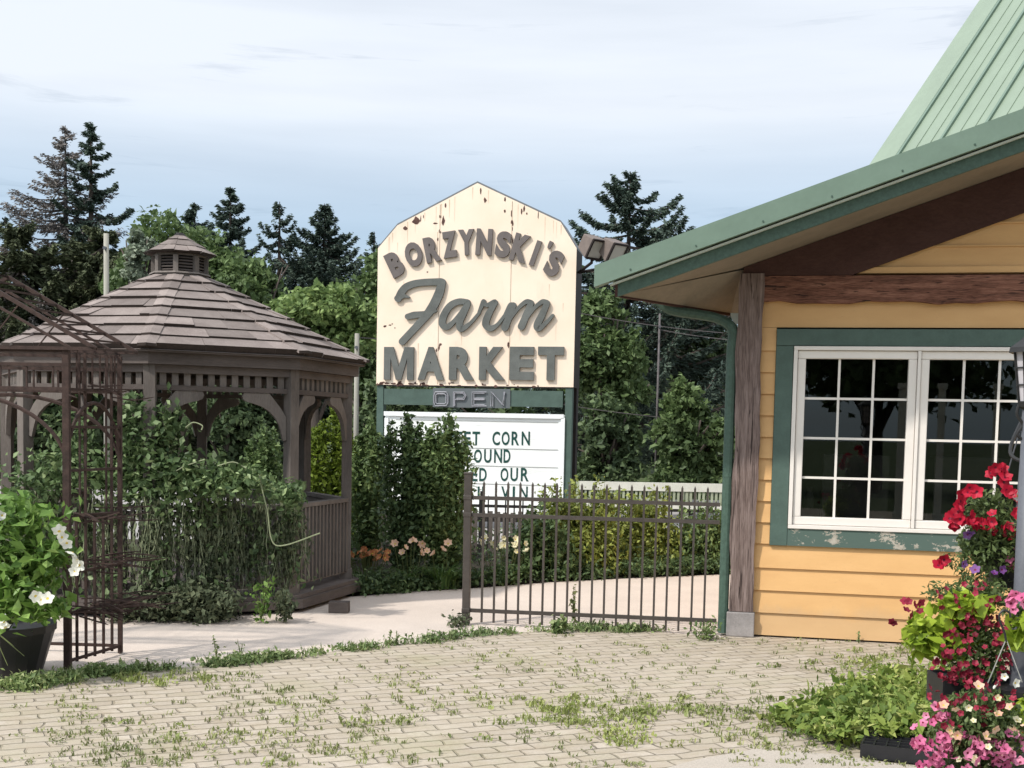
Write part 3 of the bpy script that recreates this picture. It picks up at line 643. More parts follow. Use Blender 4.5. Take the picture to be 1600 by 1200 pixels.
mb.build('upper_wall', MT['siding'], bld)

# ------------------------------------------------------------------ pylon sign
SD = 20.0; yaw = R(10); SU = Vector((math.cos(yaw), -math.sin(yaw), 0)); SN = Vector((-math.sin(yaw), -math.cos(yaw), 0))
SO = at(741, 600, SD); S0 = Vector((SO.x, SO.y, 0))
def spx(x, y, o=0.0): return onplane(x, y, S0+SN*o, SN)
sign = root('market_sign', S0, 'tall cream barn-shaped market sign with faded letters over a white reader board', 'sign')
# shape in sign coordinates (a, z) so that verticals stay vertical
def saz(x, y, o=0.0): p = spx(x, y, o); return (p-S0).dot(SU), p.z
def SP(a, z, o=0.0): return S0+SU*a+SN*o+ZZ*z
aL, aR = saz(589, 520)[0], saz(898, 520)[0]
zb = saz(741, 603)[1]; pk = saz(746, 286); kl = saz(621, 352); kr = saz(876, 347); el_ = saz(594, 388); er = saz(904, 388)
outl = [(aL, zb), (aR, zb), (aR, er[1]), kr, pk, kl, (aL, el_[1])]
mb = MB(); mb.prism([SP(a, z, 0) for a, z in outl], -SN*.75, m=1)
mb.add([SP(a, z, .002) for a, z in outl], [tuple(range(7))], 0)
mb.build('sign_cabinet', [MT['signface'], MT['sign_dark']], sign)
mb = MB()
for (a, b) in ((outl[2], outl[3]), (outl[3], outl[4]), (outl[4], outl[5]), (outl[5], outl[6])):
    p, q = SP(*a, -.006), SP(*b, -.006); mb.prism([p, q, q+ZZ*.03, p+ZZ*.03], -SN*.78)
mb.build('sign_roof', plain('grey_sign_roof_metal', (.16, .17, .18), .5, .2), sign)
mb = MB()     # panel seams, edge strips
for x in (686, 798):
    a = saz(x, 450)[0]; zt_ = np.interp(a, [aL, kl[0], pk[0], kr[0], aR], [el_[1], kl[1], pk[1], kr[1], er[1]])-.03
    mb.hexa([SP(a-.004, zb+.02, .002), SP(a+.004, zb+.02, .002), SP(a+.004, zb+.02, .005), SP(a-.004, zb+.02, .005), SP(a-.004, zt_, .002), SP(a+.004, zt_, .002), SP(a+.004, zt_, .005), SP(a-.004, zt_, .005)])
mb.build('panel_seam', plain('sign_seam', (.38, .29, .21), .8), sign)
mb = MB(); rr = random.Random(3)
for i in range(70):      # paint and rot loss, mostly along the lower and upper left edge
    q = rr.random()
    if q < .50: a = aL+(rr.random()**1.7)*(aR-aL)*.95; z = zb+rr.random()**2*.05; sx = rr.uniform(.01, .055); sz = rr.uniform(.008, .03)
    elif q < .62: a = aL+rr.random()*.45; z = saz(600, 508)[1]+rr.gauss(0, .02); sx = rr.uniform(.008, .03); sz = .012
    elif q < .85:
        a = rr.uniform(kl[0]-.15, pk[0]+1.0); z = np.interp(a, [aL, kl[0], pk[0], kr[0]], [el_[1], kl[1], pk[1], kr[1]])-.05-rr.random()*.08; sx = rr.uniform(.006, .02); sz = rr.uniform(.02, .07)
    else: a = rr.choice([saz(686, 400)[0], saz(798, 400)[0]])+rr.gauss(0, .015); z = saz(700, rr.choice([350, 360, 545]))[1]+rr.gauss(0, .12); sx = .012; sz = rr.uniform(.02, .06)
    k = rr.randint(5, 8); mb.add([SP(a+sx*math.cos(6.283*j/k)*rr.uniform(.6, 1.2), z+sz*math.sin(6.283*j/k)*rr.uniform(.6, 1.2), .0045) for j in range(k)], [tuple(range(k))])
for x, y, w_, h_ in ((758, 313, 4, 9), (693, 345, 4, 16), (680, 349, 7, 2.5), (800, 347, 3.5, 9), (789, 330, 3, 5), (650, 345, 9, 12), (634, 357, 6, 7), (688, 538, 4, 5), (668, 425, 2.5, 2.5)):
    k = 7; c0 = saz(x, y); mb.add([SP(c0[0]+w_*.5*SD/F*1.3*math.cos(6.283*j/k)*rr.uniform(.5, 1.3), c0[1]+h_*.5*SD/F*math.sin(6.283*j/k)*rr.uniform(.6, 1.2), .0062) for j in range(k)], [tuple(range(k))])
mb.build('paint_loss', plain('exposed_dark_board', (.10, .055, .045), .9, .6, 9), sign); mb = MB()
for i in range(34):
    a = aL+.06+rr.random()*(aR-aL-.12); zt2 = np.interp(a, [aL, kl[0], pk[0], kr[0], aR], [el_[1], kl[1], pk[1], kr[1], er[1]])-.03; zt2 = zt2 if i % 2 else rr.uniform(zb+.3, zt2); ln = rr.uniform(.08, .42); wd_ = rr.uniform(.003, .009)
    mb.add([SP(a-wd_, zt2, .0033), SP(a+wd_, zt2, .0033), SP(a+wd_*.3, zt2-ln, .0033), SP(a-wd_*.2, zt2-ln*.9, .0033)], [(0, 1, 2, 3)])
mb.build('rust_run', plain('faint_rust_run', (.62, .47, .34), .8, .15), sign); mb = MB(); mb.add([SP(aL+.01, zb+.01, .0046), SP(aL+.03, zb+.01, .0046), SP(aL+.02, zb+.03, .0046)], [(0, 1, 2)])
mb.build('paint_loss', plain('exposed_dark_board', (.10, .055, .045), .9, .6, 9), sign)

GL = {}
def glyph(ch, off=.0):
    if (ch, off) in GL: return GL[(ch, off)]
    if ch == 'M':
        p = [(0, 0), (0, 1), (.31, 1), (.5, .40), (.69, 1), (1, 1), (1, 0), (.78, 0), (.78, .66), (.59, 0), (.41, 0), (.22, .66), (.22, 0)]; n = len(p)
        return GL.setdefault((ch, off), (np.array([(x, y, 0) for x, y in p]+[(x, y, 1) for x, y in p]), [tuple(range(n)), tuple(range(n, 2*n))[::-1]]+[(i, (i+1) % n, n+(i+1) % n, n+i) for i in range(n)]))
    c = bpy.data.curves.new('g', 'FONT'); c.body = ch; c.extrude = .5; c.offset = off; c.resolution_u = 4
    o = bpy.data.objects.new('g', c); col.objects.link(o); bpy.context.view_layer.update()
    me = bpy.data.meshes.new_from_object(o.evaluated_get(bpy.context.evaluated_depsgraph_get()))
    V = np.array([tuple(v.co) for v in me.vertices]); Fc = [tuple(p.vertices) for p in me.polygons]
    bpy.data.objects.remove(o); bpy.data.curves.remove(c); bpy.data.meshes.remove(me)
    V[:, :2] = (V[:, :2]-V[:, :2].min(0))/(V[:, :2].max(0)-V[:, :2].min(0)); V[:, 2] = (V[:, 2]-V[:, 2].min())/(np.ptp(V[:, 2]) or 1)
    GL[(ch, off)] = (V, Fc); return V, Fc
def put(mb, ch, cx, cy, w_, h_, ang=0, depth=.045, off=.06, o=.003):
    """letter centred at pixel (cx,cy) of the sign plane; w,h in pixels there"""
    V, Fc = glyph(ch, off); c = spx(cx, cy, o); k = SD/F; a = R(ang); rl = -.0  
    X = SU*math.cos(a)+ZZ*math.sin(a); Y = -SU*math.sin(a)+ZZ*math.cos(a)
    mb.add([c+X*((v[0]-.5)*w_*k)+Y*((v[1]-.5)*h_*k)+SN*(v[2]*depth) for v in V], Fc)
mb = MB()
for ch, x, y, w_, h_, a in (('B', 618, 413, 23, 39, 27), ('O', 647, 398, 27, 38, 14), ('R', 676, 390, 24, 39, 12), ('Z', 703, 382.5, 23, 40, 8), ('Y', 729.5, 379, 25, 39, 3), ('N', 757, 378.5, 25, 40, -3),
        ('S', 787, 382.5, 23, 40, -8), ('K', 814, 388, 26, 42, -15), ('I', 837, 396, 7.5, 39, -19), ("'", 860, 383, 6, 11, -25), ('S', 866, 412, 23, 40, -25)):
    put(mb, ch, x, y, w_, h_, a)
mb.build('arched_lettering', MT['letters_brown'], sign)
mb = MB()
for ch, x0, x1 in (('M', 600, 648), ('A', 653, 695), ('R', 702, 742), ('K', 749, 790), ('E', 797, 835), ('T', 841, 881)):
    put(mb, ch, (x0+x1)/2, 568, x1-x0, 51, 0, off=.022 if ch == 'M' else .055)
mb.build('block_lettering', MT['letters'], sign)
def stroke(mb, pts, ws, dep, o=.003):
    P = bez([Vector((x, y, 0)) for x, y in pts], 8); n = len(P); wd = np.interp(np.linspace(0, 1, n), np.linspace(0, 1, len(ws)), ws)/2
    Lp, Rp = [], []
    for i, p in enumerate(P):
        d = (P[min(i+1, n-1)]-P[max(i-1, 0)]).normalized(); q = Vector((-d.y, d.x, 0)); Lp.append(p+q*wd[i]); Rp.append(p-q*wd[i])
    ang = lambda v: math.atan2(v.y, v.x)
    def cap(p, d, r_):
        a0 = ang(d); return [p+Vector((math.cos(a0+t), math.sin(a0+t), 0))*r_ for t in (math.pi/3, 0, -math.pi/3)]
    def E(v, dd): return spx(550+v.x/4, 260+v.y/4, o)+SN*dd
    V = []; Fs = []
    for a, b in zip(Lp, Rp): V += [E(a, dep), E(b, dep), E(a, 0), E(b, 0)]
    for i in range(n-1):
        k = i*4; Fs += [(k, k+1, k+5, k+4), (k, k+4, k+6, k+2), (k+1, k+3, k+7, k+5)]
    mb.add(V, Fs)
    for p, d, r_ in ((P[0], P[0]-P[1], wd[0]), (P[-1], P[-1]-P[-2], wd[-1])):
        a0 = ang(d); rim = [p+Vector((math.cos(a0+t), math.sin(a0+t), 0))*r_ for t in (math.pi/2, math.pi/3, math.pi/6, 0, -math.pi/6, -math.pi/3, -math.pi/2)]
        m_ = len(rim); mb.add([E(v, dep) for v in rim]+[E(v, 0) for v in rim], [tuple(range(m_))]+[(i, i+1, m_+i+1, m_+i) for i in range(m_-1)])
mb = MB(); dd = .045
for k, (pts, ws) in enumerate((
    ([(292, 828), (318, 780), (355, 748), (430, 728), (560, 722)], [44, 46, 44, 42, 44]),
    ([(285, 826), (325, 812), (360, 818)], [34, 26, 10]),
    ([(566, 726), (545, 800), (500, 890), (440, 965), (380, 1030), (318, 1096)], [48, 56, 56, 46, 44, 44]),
    ([(352, 940), (395, 930), (460, 922), (528, 905)], [36, 42, 34, 16]),
    ([(725, 850), (672, 846), (618, 872), (578, 930), (568, 985), (598, 1005), (645, 965), (692, 905), (724, 858)], [36, 38, 42, 44, 44, 36, 26, 24, 30]),
    ([(728, 862), (700, 920), (676, 975), (684, 1018), (738, 985), (800, 915)], [34, 40, 42, 38, 22, 18]),
    ([(795, 918), (815, 870), (826, 846)], [18, 26, 30]), ([(820, 852), (850, 868), (896, 850), (890, 880)], [26, 26, 36, 22]),
    ([(888, 868), (855, 930), (838, 985), (866, 1014), (912, 990), (962, 925)], [34, 42, 44, 38, 22, 18]),
    ([(960, 925), (990, 870), (1008, 866)], [18, 26, 30]), ([(1012, 868), (985, 940), (958, 1008)], [34, 42, 46]),
    ([(985, 965), (1040, 890), (1090, 848), (1120, 852)], [18, 22, 28, 34]), ([(1122, 856), (1092, 930), (1062, 1002)], [36, 42, 46]),
    ([(1085, 965), (1140, 890), (1190, 848), (1218, 852)], [18, 22, 28, 34]), ([(1222, 856), (1190, 930), (1160, 990), (1168, 1014), (1210, 985), (1258, 932)], [36, 42, 44, 38, 24, 18]))):
    stroke(mb, pts, ws, dd+k*.0008)
mb.build('script_lettering', MT['letters'], sign)
# supports, open panel, reader board
zo0, zo1 = saz(741, 640)[1], saz(741, 609)[1]
mb = MB(); a0, a1 = saz(593, 640)[0], saz(888, 640)[0]
pl, pr = MB(), MB()
for mbx, a in ((pl, a0), (pr, a1)): mbx.hexa([SP(a-.055, -.02, -.2), SP(a+.055, -.02, -.2), SP(a+.055, -.02, -.02), SP(a-.055, -.02, -.02), SP(a-.055, zb-.003, -.2), SP(a+.055, zb-.003, -.2), SP(a+.055, zb-.003, -.02), SP(a-.055, zb-.003, -.02)]); mbx.build('post', MT['green_trim'], sign)
mb = MB(); a = aR-.10; mb.hexa([SP(a, -.02, -.70), SP(a+.098, -.02, -.70), SP(a+.098, -.02, -.45), SP(a, -.02, -.45), SP(a, zb-.003, -.70), SP(a+.098, zb-.003, -.70), SP(a+.098, zb-.003, -.45), SP(a, zb-.003, -.45)]); mb.build('post', MT['sign_dark'], sign)
def sbox(mb, x0, x1, y0, y1, o0, o1, m=0):
    a0, z1 = saz((x0+x1)/2, y0); z0 = saz((x0+x1)/2, y1)[1]; a0 = saz(x0, (y0+y1)/2)[0]; a1 = saz(x1, (y0+y1)/2)[0]
    mb.hexa([SP(a0, z0, o0), SP(a1, z0, o0), SP(a1, z0, o1), SP(a0, z0, o1), SP(a0, z1, o0), SP(a1, z1, o0), SP(a1, z1, o1), SP(a0, z1, o1)], m)
mb = MB(); sbox(mb, 599, 879, 609, 634, -.16, -.03); mb.build('header_panel', MT['green_trim'], sign)
mb = MB(); sbox(mb, 676, 797, 607, 637, -.027, -.012); nb = mb.build('neon_backing', MT['neonback'], sign)
mb = MB()
def npoly(pts, r=.010):
    mb.tube([spx(550+x/4, 500+y/4, .012) for x, y in pts], r, 5)
for dlt in (0, 12):
    npoly([(520+dlt, 450+dlt), (590-dlt, 450+dlt), (600-dlt, 470), (600-dlt, 515), (590-dlt, 535-dlt), (520+dlt, 535-dlt), (512+dlt, 515), (512+dlt, 470), (520+dlt, 450+dlt)])
    npoly([(635+dlt*.6, 540-dlt*.3), (635+dlt*.6, 450+dlt*.6), (700-dlt*.6, 450+dlt*.6), (712-dlt*.6, 472), (700-dlt*.6, 497-dlt*.6), (640+dlt, 497-dlt*.6)])
    npoly([(840-dlt, 450+dlt*.7), (750+dlt, 450+dlt*.7), (750+dlt, 538-dlt*.7), (840-dlt, 538-dlt*.7)]); npoly([(760, 490+dlt*.7), (828, 490+dlt*.7)])
    npoly([(868+dlt, 540), (868+dlt, 448+dlt*.7), (950-dlt, 535-dlt*.5), (950+dlt*.5, 448)])
mb.build('neon_tubing', MT['neon'], nb)
mb = MB(); sbox(mb, 600, 881, 646, 812, -.18, -.02); rb = mb.build('reader_board', MT['board'], sign, bevel=.01)
mb = MB()
for x0, x1, y0, y1 in ((600, 881, 645, 652), (600, 606, 653, 812), (875, 881, 653, 812)): sbox(mb, x0, x1, y0, y1, -.03, .015)
mb.build('board_frame', plain('white_board_frame', (.75, .77, .77), .4, .05), rb)
mb = MB()
for y in (657, 699.5, 727, 755): sbox(mb, 618, 872, y, y+.9, -.021, -.012)
mb.build('letter_track', plain('grey_track', (.38, .39, .38), .5, .1), rb)
mb = MB()
def word(y0, y1, items, off=.02):
    for ch, x0, x1 in items: put(mb, ch, 550+(x0+x1)/8, 500+(y0+y1)/8+.6, (x1-x0)/4, (y1-y0)/4, 0, .004, off, -.018)
word(695, 780, [('S', 525, 572), ('W', 580, 642), ('E', 650, 690), ('E', 700, 742), ('T', 752, 800), ('C', 877, 925), ('O', 935, 985), ('R', 997, 1045), ('N', 1060, 1112)])
word(806, 890, [('G', 632, 680), ('R', 695, 740), ('O', 762, 812), ('U', 825, 872), ('N', 888, 938), ('D', 947, 990)])
word(922, 1005, [('E', 745, 785), ('D', 795, 842), ('O', 928, 977), ('U', 990, 1037), ('R', 1055, 1105)])
word(1038, 1118, [('I', 785, 797), ('L', 812, 850), ('V', 932, 985), ('I', 1004, 1018), ('N', 1048, 1098)])
mb.build('board_lettering', MT['board_letter'], rb)
# flood lights on the sign's right shoulder
fl_c = [(925, 384), (957, 390)]
for i, (x, y) in enumerate(fl_c):
    c = spx(x, y, .25); r_ = root('floodlight', c, ['square brown floodlight nearest the sign shoulder', 'square brown floodlight second from the sign, nearer the green roof'][i], 'floodlight', 'floodlights on the sign')
    f = Vector((.55, -.62, -.55)).normalized(); x_ = f.cross(ZZ).normalized()*-1; y_ = x_.cross(f).normalized()
    mb = MB(); a, b = .17, .17
    fr4 = [c+x_*sx*a+y_*sy*b+f*.12 for sx, sy in ((-1, -1), (1, -1), (1, 1), (-1, 1))]; bk = [c+x_*sx*a*.75+y_*sy*b*.7-f*.15 for sx, sy in ((-1, -1), (1, -1), (1, 1), (-1, 1))]
    mb.hexa(bk+fr4); mb.build('housing', MT['flood'], r_, bevel=.015)
    mb = MB(); 
    for s1, s2, e1, e2 in ((-1, -1, 1, -1), (1, -1, 1, 1), (1, 1, -1, 1), (-1, 1, -1, -1)): mb.beam(c+x_*s1*a*.9+y_*s2*b*.9+f*.13, c+x_*e1*a*.9+y_*e2*b*.9+f*.13, .03, .03, f)
    mb.build('lens_frame', MT['sign_dark'], r_)
    mb = MB(); mb.add([c+x_*sx*a*.84+y_*sy*b*.84+f*.128 for sx, sy in ((-1, -1), (1, -1), (1, 1), (-1, 1))], [(0, 1, 2, 3)]); mb.build('lens', MT['lens'], r_)
    mb = MB(); mb.tube([c-y_*.1-f*.03, c-ZZ*.26, SP(aR+.02, er[1]-.35, -.2)], .025, 6); mb.build('bracket', MT['sign_dark'], r_)

# ------------------------------------------------------------------ gazebo
GD = 11.6; GC = at(281, 435, GD); GC.z = 0; gs = -Vector((GC.x, GC.y, 0)).normalized(); gt = Vector((-gs.y, gs.x, 0)); TH0 = -8.5
def gv(k, r_, z, extra=0):
    a = R(TH0+45*k+extra); return GC+gs*(r_*math.cos(a))+gt*(r_*math.sin(a))+ZZ*z
gz = root('gazebo', GC, 'octagonal weathered wooden gazebo with shake roof and louvred cupola', 'gazebo')
RE, ZE, RTP, ZTP = 1.74, 2.19, .27, 2.93
rr = random.Random(5)
def shakes(mb, RE, ZE, RT, ZT, n, th, wmin, wmax, over=.5):
    for k in range(8):
        for i in range(n):
            f0, f1 = i/n, min(1, (i+1+over)/n)
            r0, r1 = RE+(RT-RE)*f0, RE+(RT-RE)*f1; z0, z1 = ZE+(ZT-ZE)*f0, ZE+(ZT-ZE)*f1
            a, b = gv(k, r0, z0), gv(k+1, r0, z0); c, d = gv(k, r1, z1), gv(k+1, r1, z1); Ln = (b-a).length; x = 0
            while x < Ln-1e-3:
                w_ = min(rr.uniform(wmin, wmax), Ln-x)
                if Ln-x-w_ < wmin*.5: w_ = Ln-x
                u0, u1 = x/Ln, max(x/Ln+.001, (x+w_)/Ln-.003/Ln); j = rr.uniform(-.006, .006); t0 = th*rr.uniform(.8, 1.25)
                pa, pb, pc, pd = a.lerp(b, u0), a.lerp(b, u1), c.lerp(d, u1), c.lerp(d, u0); out = (a+b)/2-Vector((GC.x, GC.y, (a.z))); out.z = 0; out.normalize(); pa = pa+out*j; pb = pb+out*j
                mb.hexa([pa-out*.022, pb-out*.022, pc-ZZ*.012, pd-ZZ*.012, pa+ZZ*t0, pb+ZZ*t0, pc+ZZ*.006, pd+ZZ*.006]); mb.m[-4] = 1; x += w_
def hips(par, RE, ZE, RT, ZT, n, wd, th):
    for k in range(8):
        mb = MB()
        for i in range(n):
            f0, f1 = i/n-.006, min(1, (i+1.25)/n); pts = []
            for f, lift in ((f0, th*1.9), (f1, th*.9)):
                r_, z_ = RE+(RT-RE)*f, ZE+(ZT-ZE)*f; c = gv(k, r_+.012*(1-f), z_+lift)
                el = (gv(k+1, r_, z_)-gv(k, r_, z_)).normalized(); er_ = (gv(k-1, r_, z_)-gv(k, r_, z_)).normalized(); ww = min(wd, (gv(k+1, r_, z_)-gv(k, r_, z_)).length*.45)
                pts += [c+el*ww-ZZ*.004, c, c+er_*ww-ZZ*.004]
            dn_ = [p-ZZ*th for p in pts]
            mb.add(pts+dn_, [(0, 1, 4, 3), (1, 2, 5, 4), (6, 9, 10, 7), (7, 10, 11, 8), (0, 6, 7, 1), (1, 7, 8, 2), (3, 4, 10, 9), (4, 5, 11, 10), (0, 3, 9, 6), (2, 8, 11, 5)])
        mb.m = ([0, 0, 0, 0, 1, 1, 0, 0, 0, 0]*n)[:len(mb.f)]; mb.build('hip_cap', [MT['shake'], MT['shake_butt_shade']], par)
mb = MB(); mb.add([gv(k, RE-.01, ZE-.012) for k in range(8)]+[gv(k, RTP, ZTP-.03) for k in range(8)], [(k, (k+1) % 8, 8+(k+1) % 8, 8+k) for k in range(8)]); mb.build('roof_deck', MT['grey_wood_h'], gz)
mb = MB(); shakes(mb, RE, ZE, RTP, ZTP, 8, .038, .22, .62); mb.build('roof', [MT['shake'], MT['shake_butt_shade']], gz); hips(gz, RE, ZE, RTP, ZTP, 8, .080, .024)
def ringboard(mb, r_, z0, z1, th):
    for k in range(8):
        a, b, c, d = gv(k, r_, z0), gv(k+1, r_, z0), gv(k+1, r_-th, z0), gv(k, r_-th, z0); mb.hexa([a, b, c, d]+[p+ZZ*(z1-z0) for p in (a, b, c, d)])
mb = MB(); ringboard(mb, 1.715, 2.165, 2.185, .06); ringboard(mb, 1.66, 2.07, 2.163, .04); mb.build('fascia', MT['grey_wood_h'], gz)
RP = 1.555
mb = MB(); ringboard(mb, RP+.05, 2.005, 2.068, .09); ringboard(mb, RP+.03, 1.865, 1.905, .05); mb.build('header', MT['grey_wood_h'], gz)
for k in range(8):
    mb = MB(); a, b = gv(k, RP+.005, 0), gv(k+1, RP+.005, 0); d = (b-a).normalized(); nn_ = d.cross(ZZ)
    for j in range(11):
        p = a.lerp(b, (j+1)/12); mb.box(p+ZZ*1.955, (.052, .022, .102), d, nn_, ZZ)
    mb.build('spandrel_slats', MT['grey_wood'], gz)
for k in range(8):
    p = gv(k, RP, 0); x_ = (gv(k, 1, 0)-GC).normalized(); y_ = ZZ.cross(x_); mb = MB()
    mb.box(p+ZZ*1.1, (.095, .095, 1.94), x_, y_, ZZ); mb.box(p+ZZ*.19, (.12, .12, .10), x_, y_, ZZ); mb.build('post', MT['grey_wood'], gz, bevel=.004)
for k in range(8):      # curved corner brackets in every bay
    for side in (0, 1):
        a, b = (gv(k, RP, 0), gv(k+1, RP, 0)) if side == 0 else (gv(k+1, RP, 0), gv(k, RP, 0)); d = (b-a).normalized(); nn_ = d.cross(ZZ).normalized()
        po = [(.05, 1.47), (.075, 1.46)]
        po += [(.40-.31*math.cos(t), 1.49+.29*math.sin(t)) for t in [R(x) for x in (8, 22, 36, 50, 64, 78)]]
        po += [(.385, 1.785), (.42, 1.80), (.435, 1.83), (.42, 1.862), (.20, 1.862), (.10, 1.74), (.05, 1.66)]
        mb = MB(); q = [a+d*x+ZZ*z-nn_*.02 for x, z in po]; mb.prism(q, nn_*.04); mb.build('bracket', MT['grey_wood'], gz)
for k in range(8):
    if k == 4: continue
    a, b = gv(k, RP, 0), gv(k+1, RP, 0); d = (b-a).normalized(); nn_ = d.cross(ZZ); mb = MB(); L_ = (b-a).length
    mb.beam(a+d*.05+ZZ*.90, b-d*.05+ZZ*.90, .09, .035); mb.beam(a+d*.05+ZZ*.845, b-d*.05+ZZ*.845, .035, .05); mb.beam(a+d*.05+ZZ*.24, b-d*.05+ZZ*.24, .035, .07)
    nb_ = 15
    for j in range(nb_): mb.box(a.lerp(b, (j+.9)/(nb_+.8))+nn_*.03+ZZ*.55, (.030, .022, .66), d, nn_, ZZ)
    mb.build('railing', MT['grey_wood'], gz)
mb = MB()
for r_, z0, z1 in ((1.72, .03, .11), (1.69, .112, .145)):
    lo_, hi_ = [gv(k, r_, z0) for k in range(8)], [gv(k, r_, z1) for k in range(8)]; mb.add(lo_+hi_, [tuple(range(8, 16))]+[(k, (k+1) % 8, 8+(k+1) % 8, 8+k) for k in range(8)])
mb.build('deck', MT['grey_wood_h'], gz)
mb = MB(); lo_, hi_ = [gv(k, 1.60, -.02) for k in range(8)], [gv(k, 1.60, .03) for k in range(8)]; mb.add(lo_+hi_, [(k, (k+1) % 8, 8+(k+1) % 8, 8+k) for k in range(8)]); mb.build('skirt', MT['cap_dark'], gz)
mb = MB()
for k in (1, 3, 6):
    a, b = gv(k, 1.25, 0), gv(k+1, 1.25, 0); mb.beam(a+ZZ*.45, b+ZZ*.45, .3, .035)
mb.build('bench_seat', MT['grey_wood_h'], gz)
# cupola
cb = MB()
def ringsolid(mb, r0, z0, r1, z1, top=True, off=0):
    lo_, hi_ = [gv(k, r0, z0) for k in range(8)], [gv(k, r1, z1) for k in range(8)]; mb.add(lo_+hi_, [(k, (k+1) % 8, 8+(k+1) % 8, 8+k) for k in range(8)]+([tuple(range(8, 16))] if top else []))
ringsolid(cb, .265, ZTP-.10, .265, ZTP+.03); ringsolid(cb, .285, ZTP+.031, .275, ZTP+.048); ringsolid(cb, .25, ZTP+.195, .25, ZTP+.215)
for k in range(8):
    p = gv(k, .240, ZTP+.12); x_ = (gv(k, 1, 0)-GC).normalized(); cb.box(p, (.035, .045, .155), x_, ZZ.cross(x_), ZZ)
cup = cb.build('cupola', MT['grey_wood'], gz)
mb = MB()
for k in range(8):
    for j in range(5):
        a, b = gv(k, .226, 0), gv(k+1, .226, 0); d = (b-a).normalized(); nn_ = d.cross(ZZ).normalized(); c = (a+b)/2+ZZ*(ZTP+.068+j*.028)
        mb.box(c, ((b-a).length-.03, .022, .006), d, (nn_*.8-ZZ*.6).normalized(), (nn_*.6+ZZ*.8).normalized())
mb.build('louvre', MT['grey_wood_h'], cup)
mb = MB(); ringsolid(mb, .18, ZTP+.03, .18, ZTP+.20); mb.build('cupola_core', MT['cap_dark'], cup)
mb = MB(); ringsolid(mb, .31, ZTP+.216, .06, ZTP+.395); shakes(mb, .338, ZTP+.215, .03, ZTP+.40, 3, .016, .1, .2); mb.build('cupola_roof', [MT['shake'], MT['shake_butt_shade']], cup)
mb = MB(); ringsolid(mb, .065, ZTP+.39, .03, ZTP+.425); mb.build('cupola_cap', MT['cap_dark'], cup)
# small timber block under the deck edge
c = gr(528, 958); mb = MB(); mb.box(c+Vector((0, .08, .045)), (.17, .12, .09)); o = mb.build('step_block', MT['grey_wood_h'], loc=c); tag(o, 'short pale timber block beside the gazebo base', 'block')

# ------------------------------------------------------------------ gate / iron fences
gp0, gp1 = gr(728, 975), W(PS0-.08, 0, .04); gp0.z = 0; gd = (gp1-gp0); GLn = gd.length; gd.normalize(); gnn = gd.cross(ZZ)
gate = root('metal_gate', gp0, 'dark brown metal picket gate standing between a square post and the green downspout', 'gate')
def picket_run(par, p0, d, L_, n, ztop, rails, zlow, mat, w_=.017, hw=.03):
    for z in rails:
        mb = MB(); mb.beam(p0+ZZ*z, p0+d*L_+ZZ*z, .024, hw); mb.build('rail', mat, par)
    for i in range(n):
        mb = MB(); p = p0+d*(L_*(i+1)/(n+1)); mb.box(p+ZZ*(zlow+ztop)/2, (w_, w_, ztop-zlow), d, d.cross(ZZ), ZZ)
        c = p+ZZ*ztop; x, y = d*w_/2, d.cross(ZZ)*w_/2; mb.add([c-x-y, c+x-y, c+x+y, c-x+y, c+ZZ*.022], [(0, 1, 4), (1, 2, 4), (2, 3, 4), (3, 0, 4)]); mb.build('picket', mat, par)
picket_run(gate, gp0+gd*.03, gd, GLn-.04, 19, 1.16, (1.04, .90, .115), .02, MT['steel_dark'])
mb = MB(); mb.box(gp0+ZZ*.615, (.06, .06, 1.23), gd, gnn, ZZ); mb.box(gp0+ZZ*1.237, (.068, .068, .018), gd, gnn, ZZ)
for z in (1.04, .90, .115): mb.box(gp0+ZZ*z, (.067, .067, .035), gd, gnn, ZZ)
mb.build('gate_post', MT['steel_dark'], gate, bevel=.004)
BD = 15.2
b0, b1 = at(548, 800, BD), at(1160, 800, BD-.3); b0.z = b1.z = -.1; bd = (b1-b0); Lb = bd.length; bd.normalize()
bf = root('iron_fence', b0, 'black iron picket fence behind the garden shrubs', 'fence')
picket_run(bf, b0, bd, Lb, 44, .87, (.76, .65, .1), -.05, MT['black_iron'], .016, .035)
mb = MB()
for q in (0, .34, .67, 1): mb.box(b0+bd*Lb*q+ZZ*.44, (.05, .05, 1.0), bd, bd.cross(ZZ), ZZ)
mb.build('fence_post', MT['black_iron'], bf)
p0_ = at(546, 860, 15.7); p1_ = at(830, 860, 15.7); p0_.z = p1_.z = -.05; d_ = (p1_-p0_); L_ = d_.length; d_.normalize(); pf = root('picket_fence', p0_, 'low grey weathered wooden picket fence behind the lilies', 'fence')
mb = MB(); rr = random.Random(2)
for i in range(24): mb.box(p0_+d_*(L_*(i+.5)/24)+ZZ*(.3+rr.uniform(-.02, .02)), (.065, .02, .62), d_, d_.cross(ZZ), ZZ)
mb.build('pickets', MT['grey_wood'], pf); mb = MB(); mb.beam(p0_+ZZ*.15+Vector((0, .03, 0)), p1_+ZZ*.15+Vector((0, .03, 0)), .03, .06); mb.beam(p0_+ZZ*.5+Vector((0, .03, 0)), p1_+ZZ*.5+Vector((0, .03, 0)), .03, .06); mb.build('rail', MT['grey_wood'], pf)
p0_ = at(905, 780, 19); p1_ = at(1300, 780, 19); p0_.z = p1_.z = 0; d_ = (p1_-p0_); L_ = d_.length; d_.normalize(); pf = root('board_fence', p0_, 'pale white board fence by the road beyond the hedge', 'fence')
z1 = at(1100, 756, 19).z; z0 = at(1100, 790, 19).z
mb = MB(); mb.beam(p0_+ZZ*(z1-.06), p1_+ZZ*(z1-.06), .05, .13); mb.build('top_rail', MT['white_paint'], pf)
mb = MB()
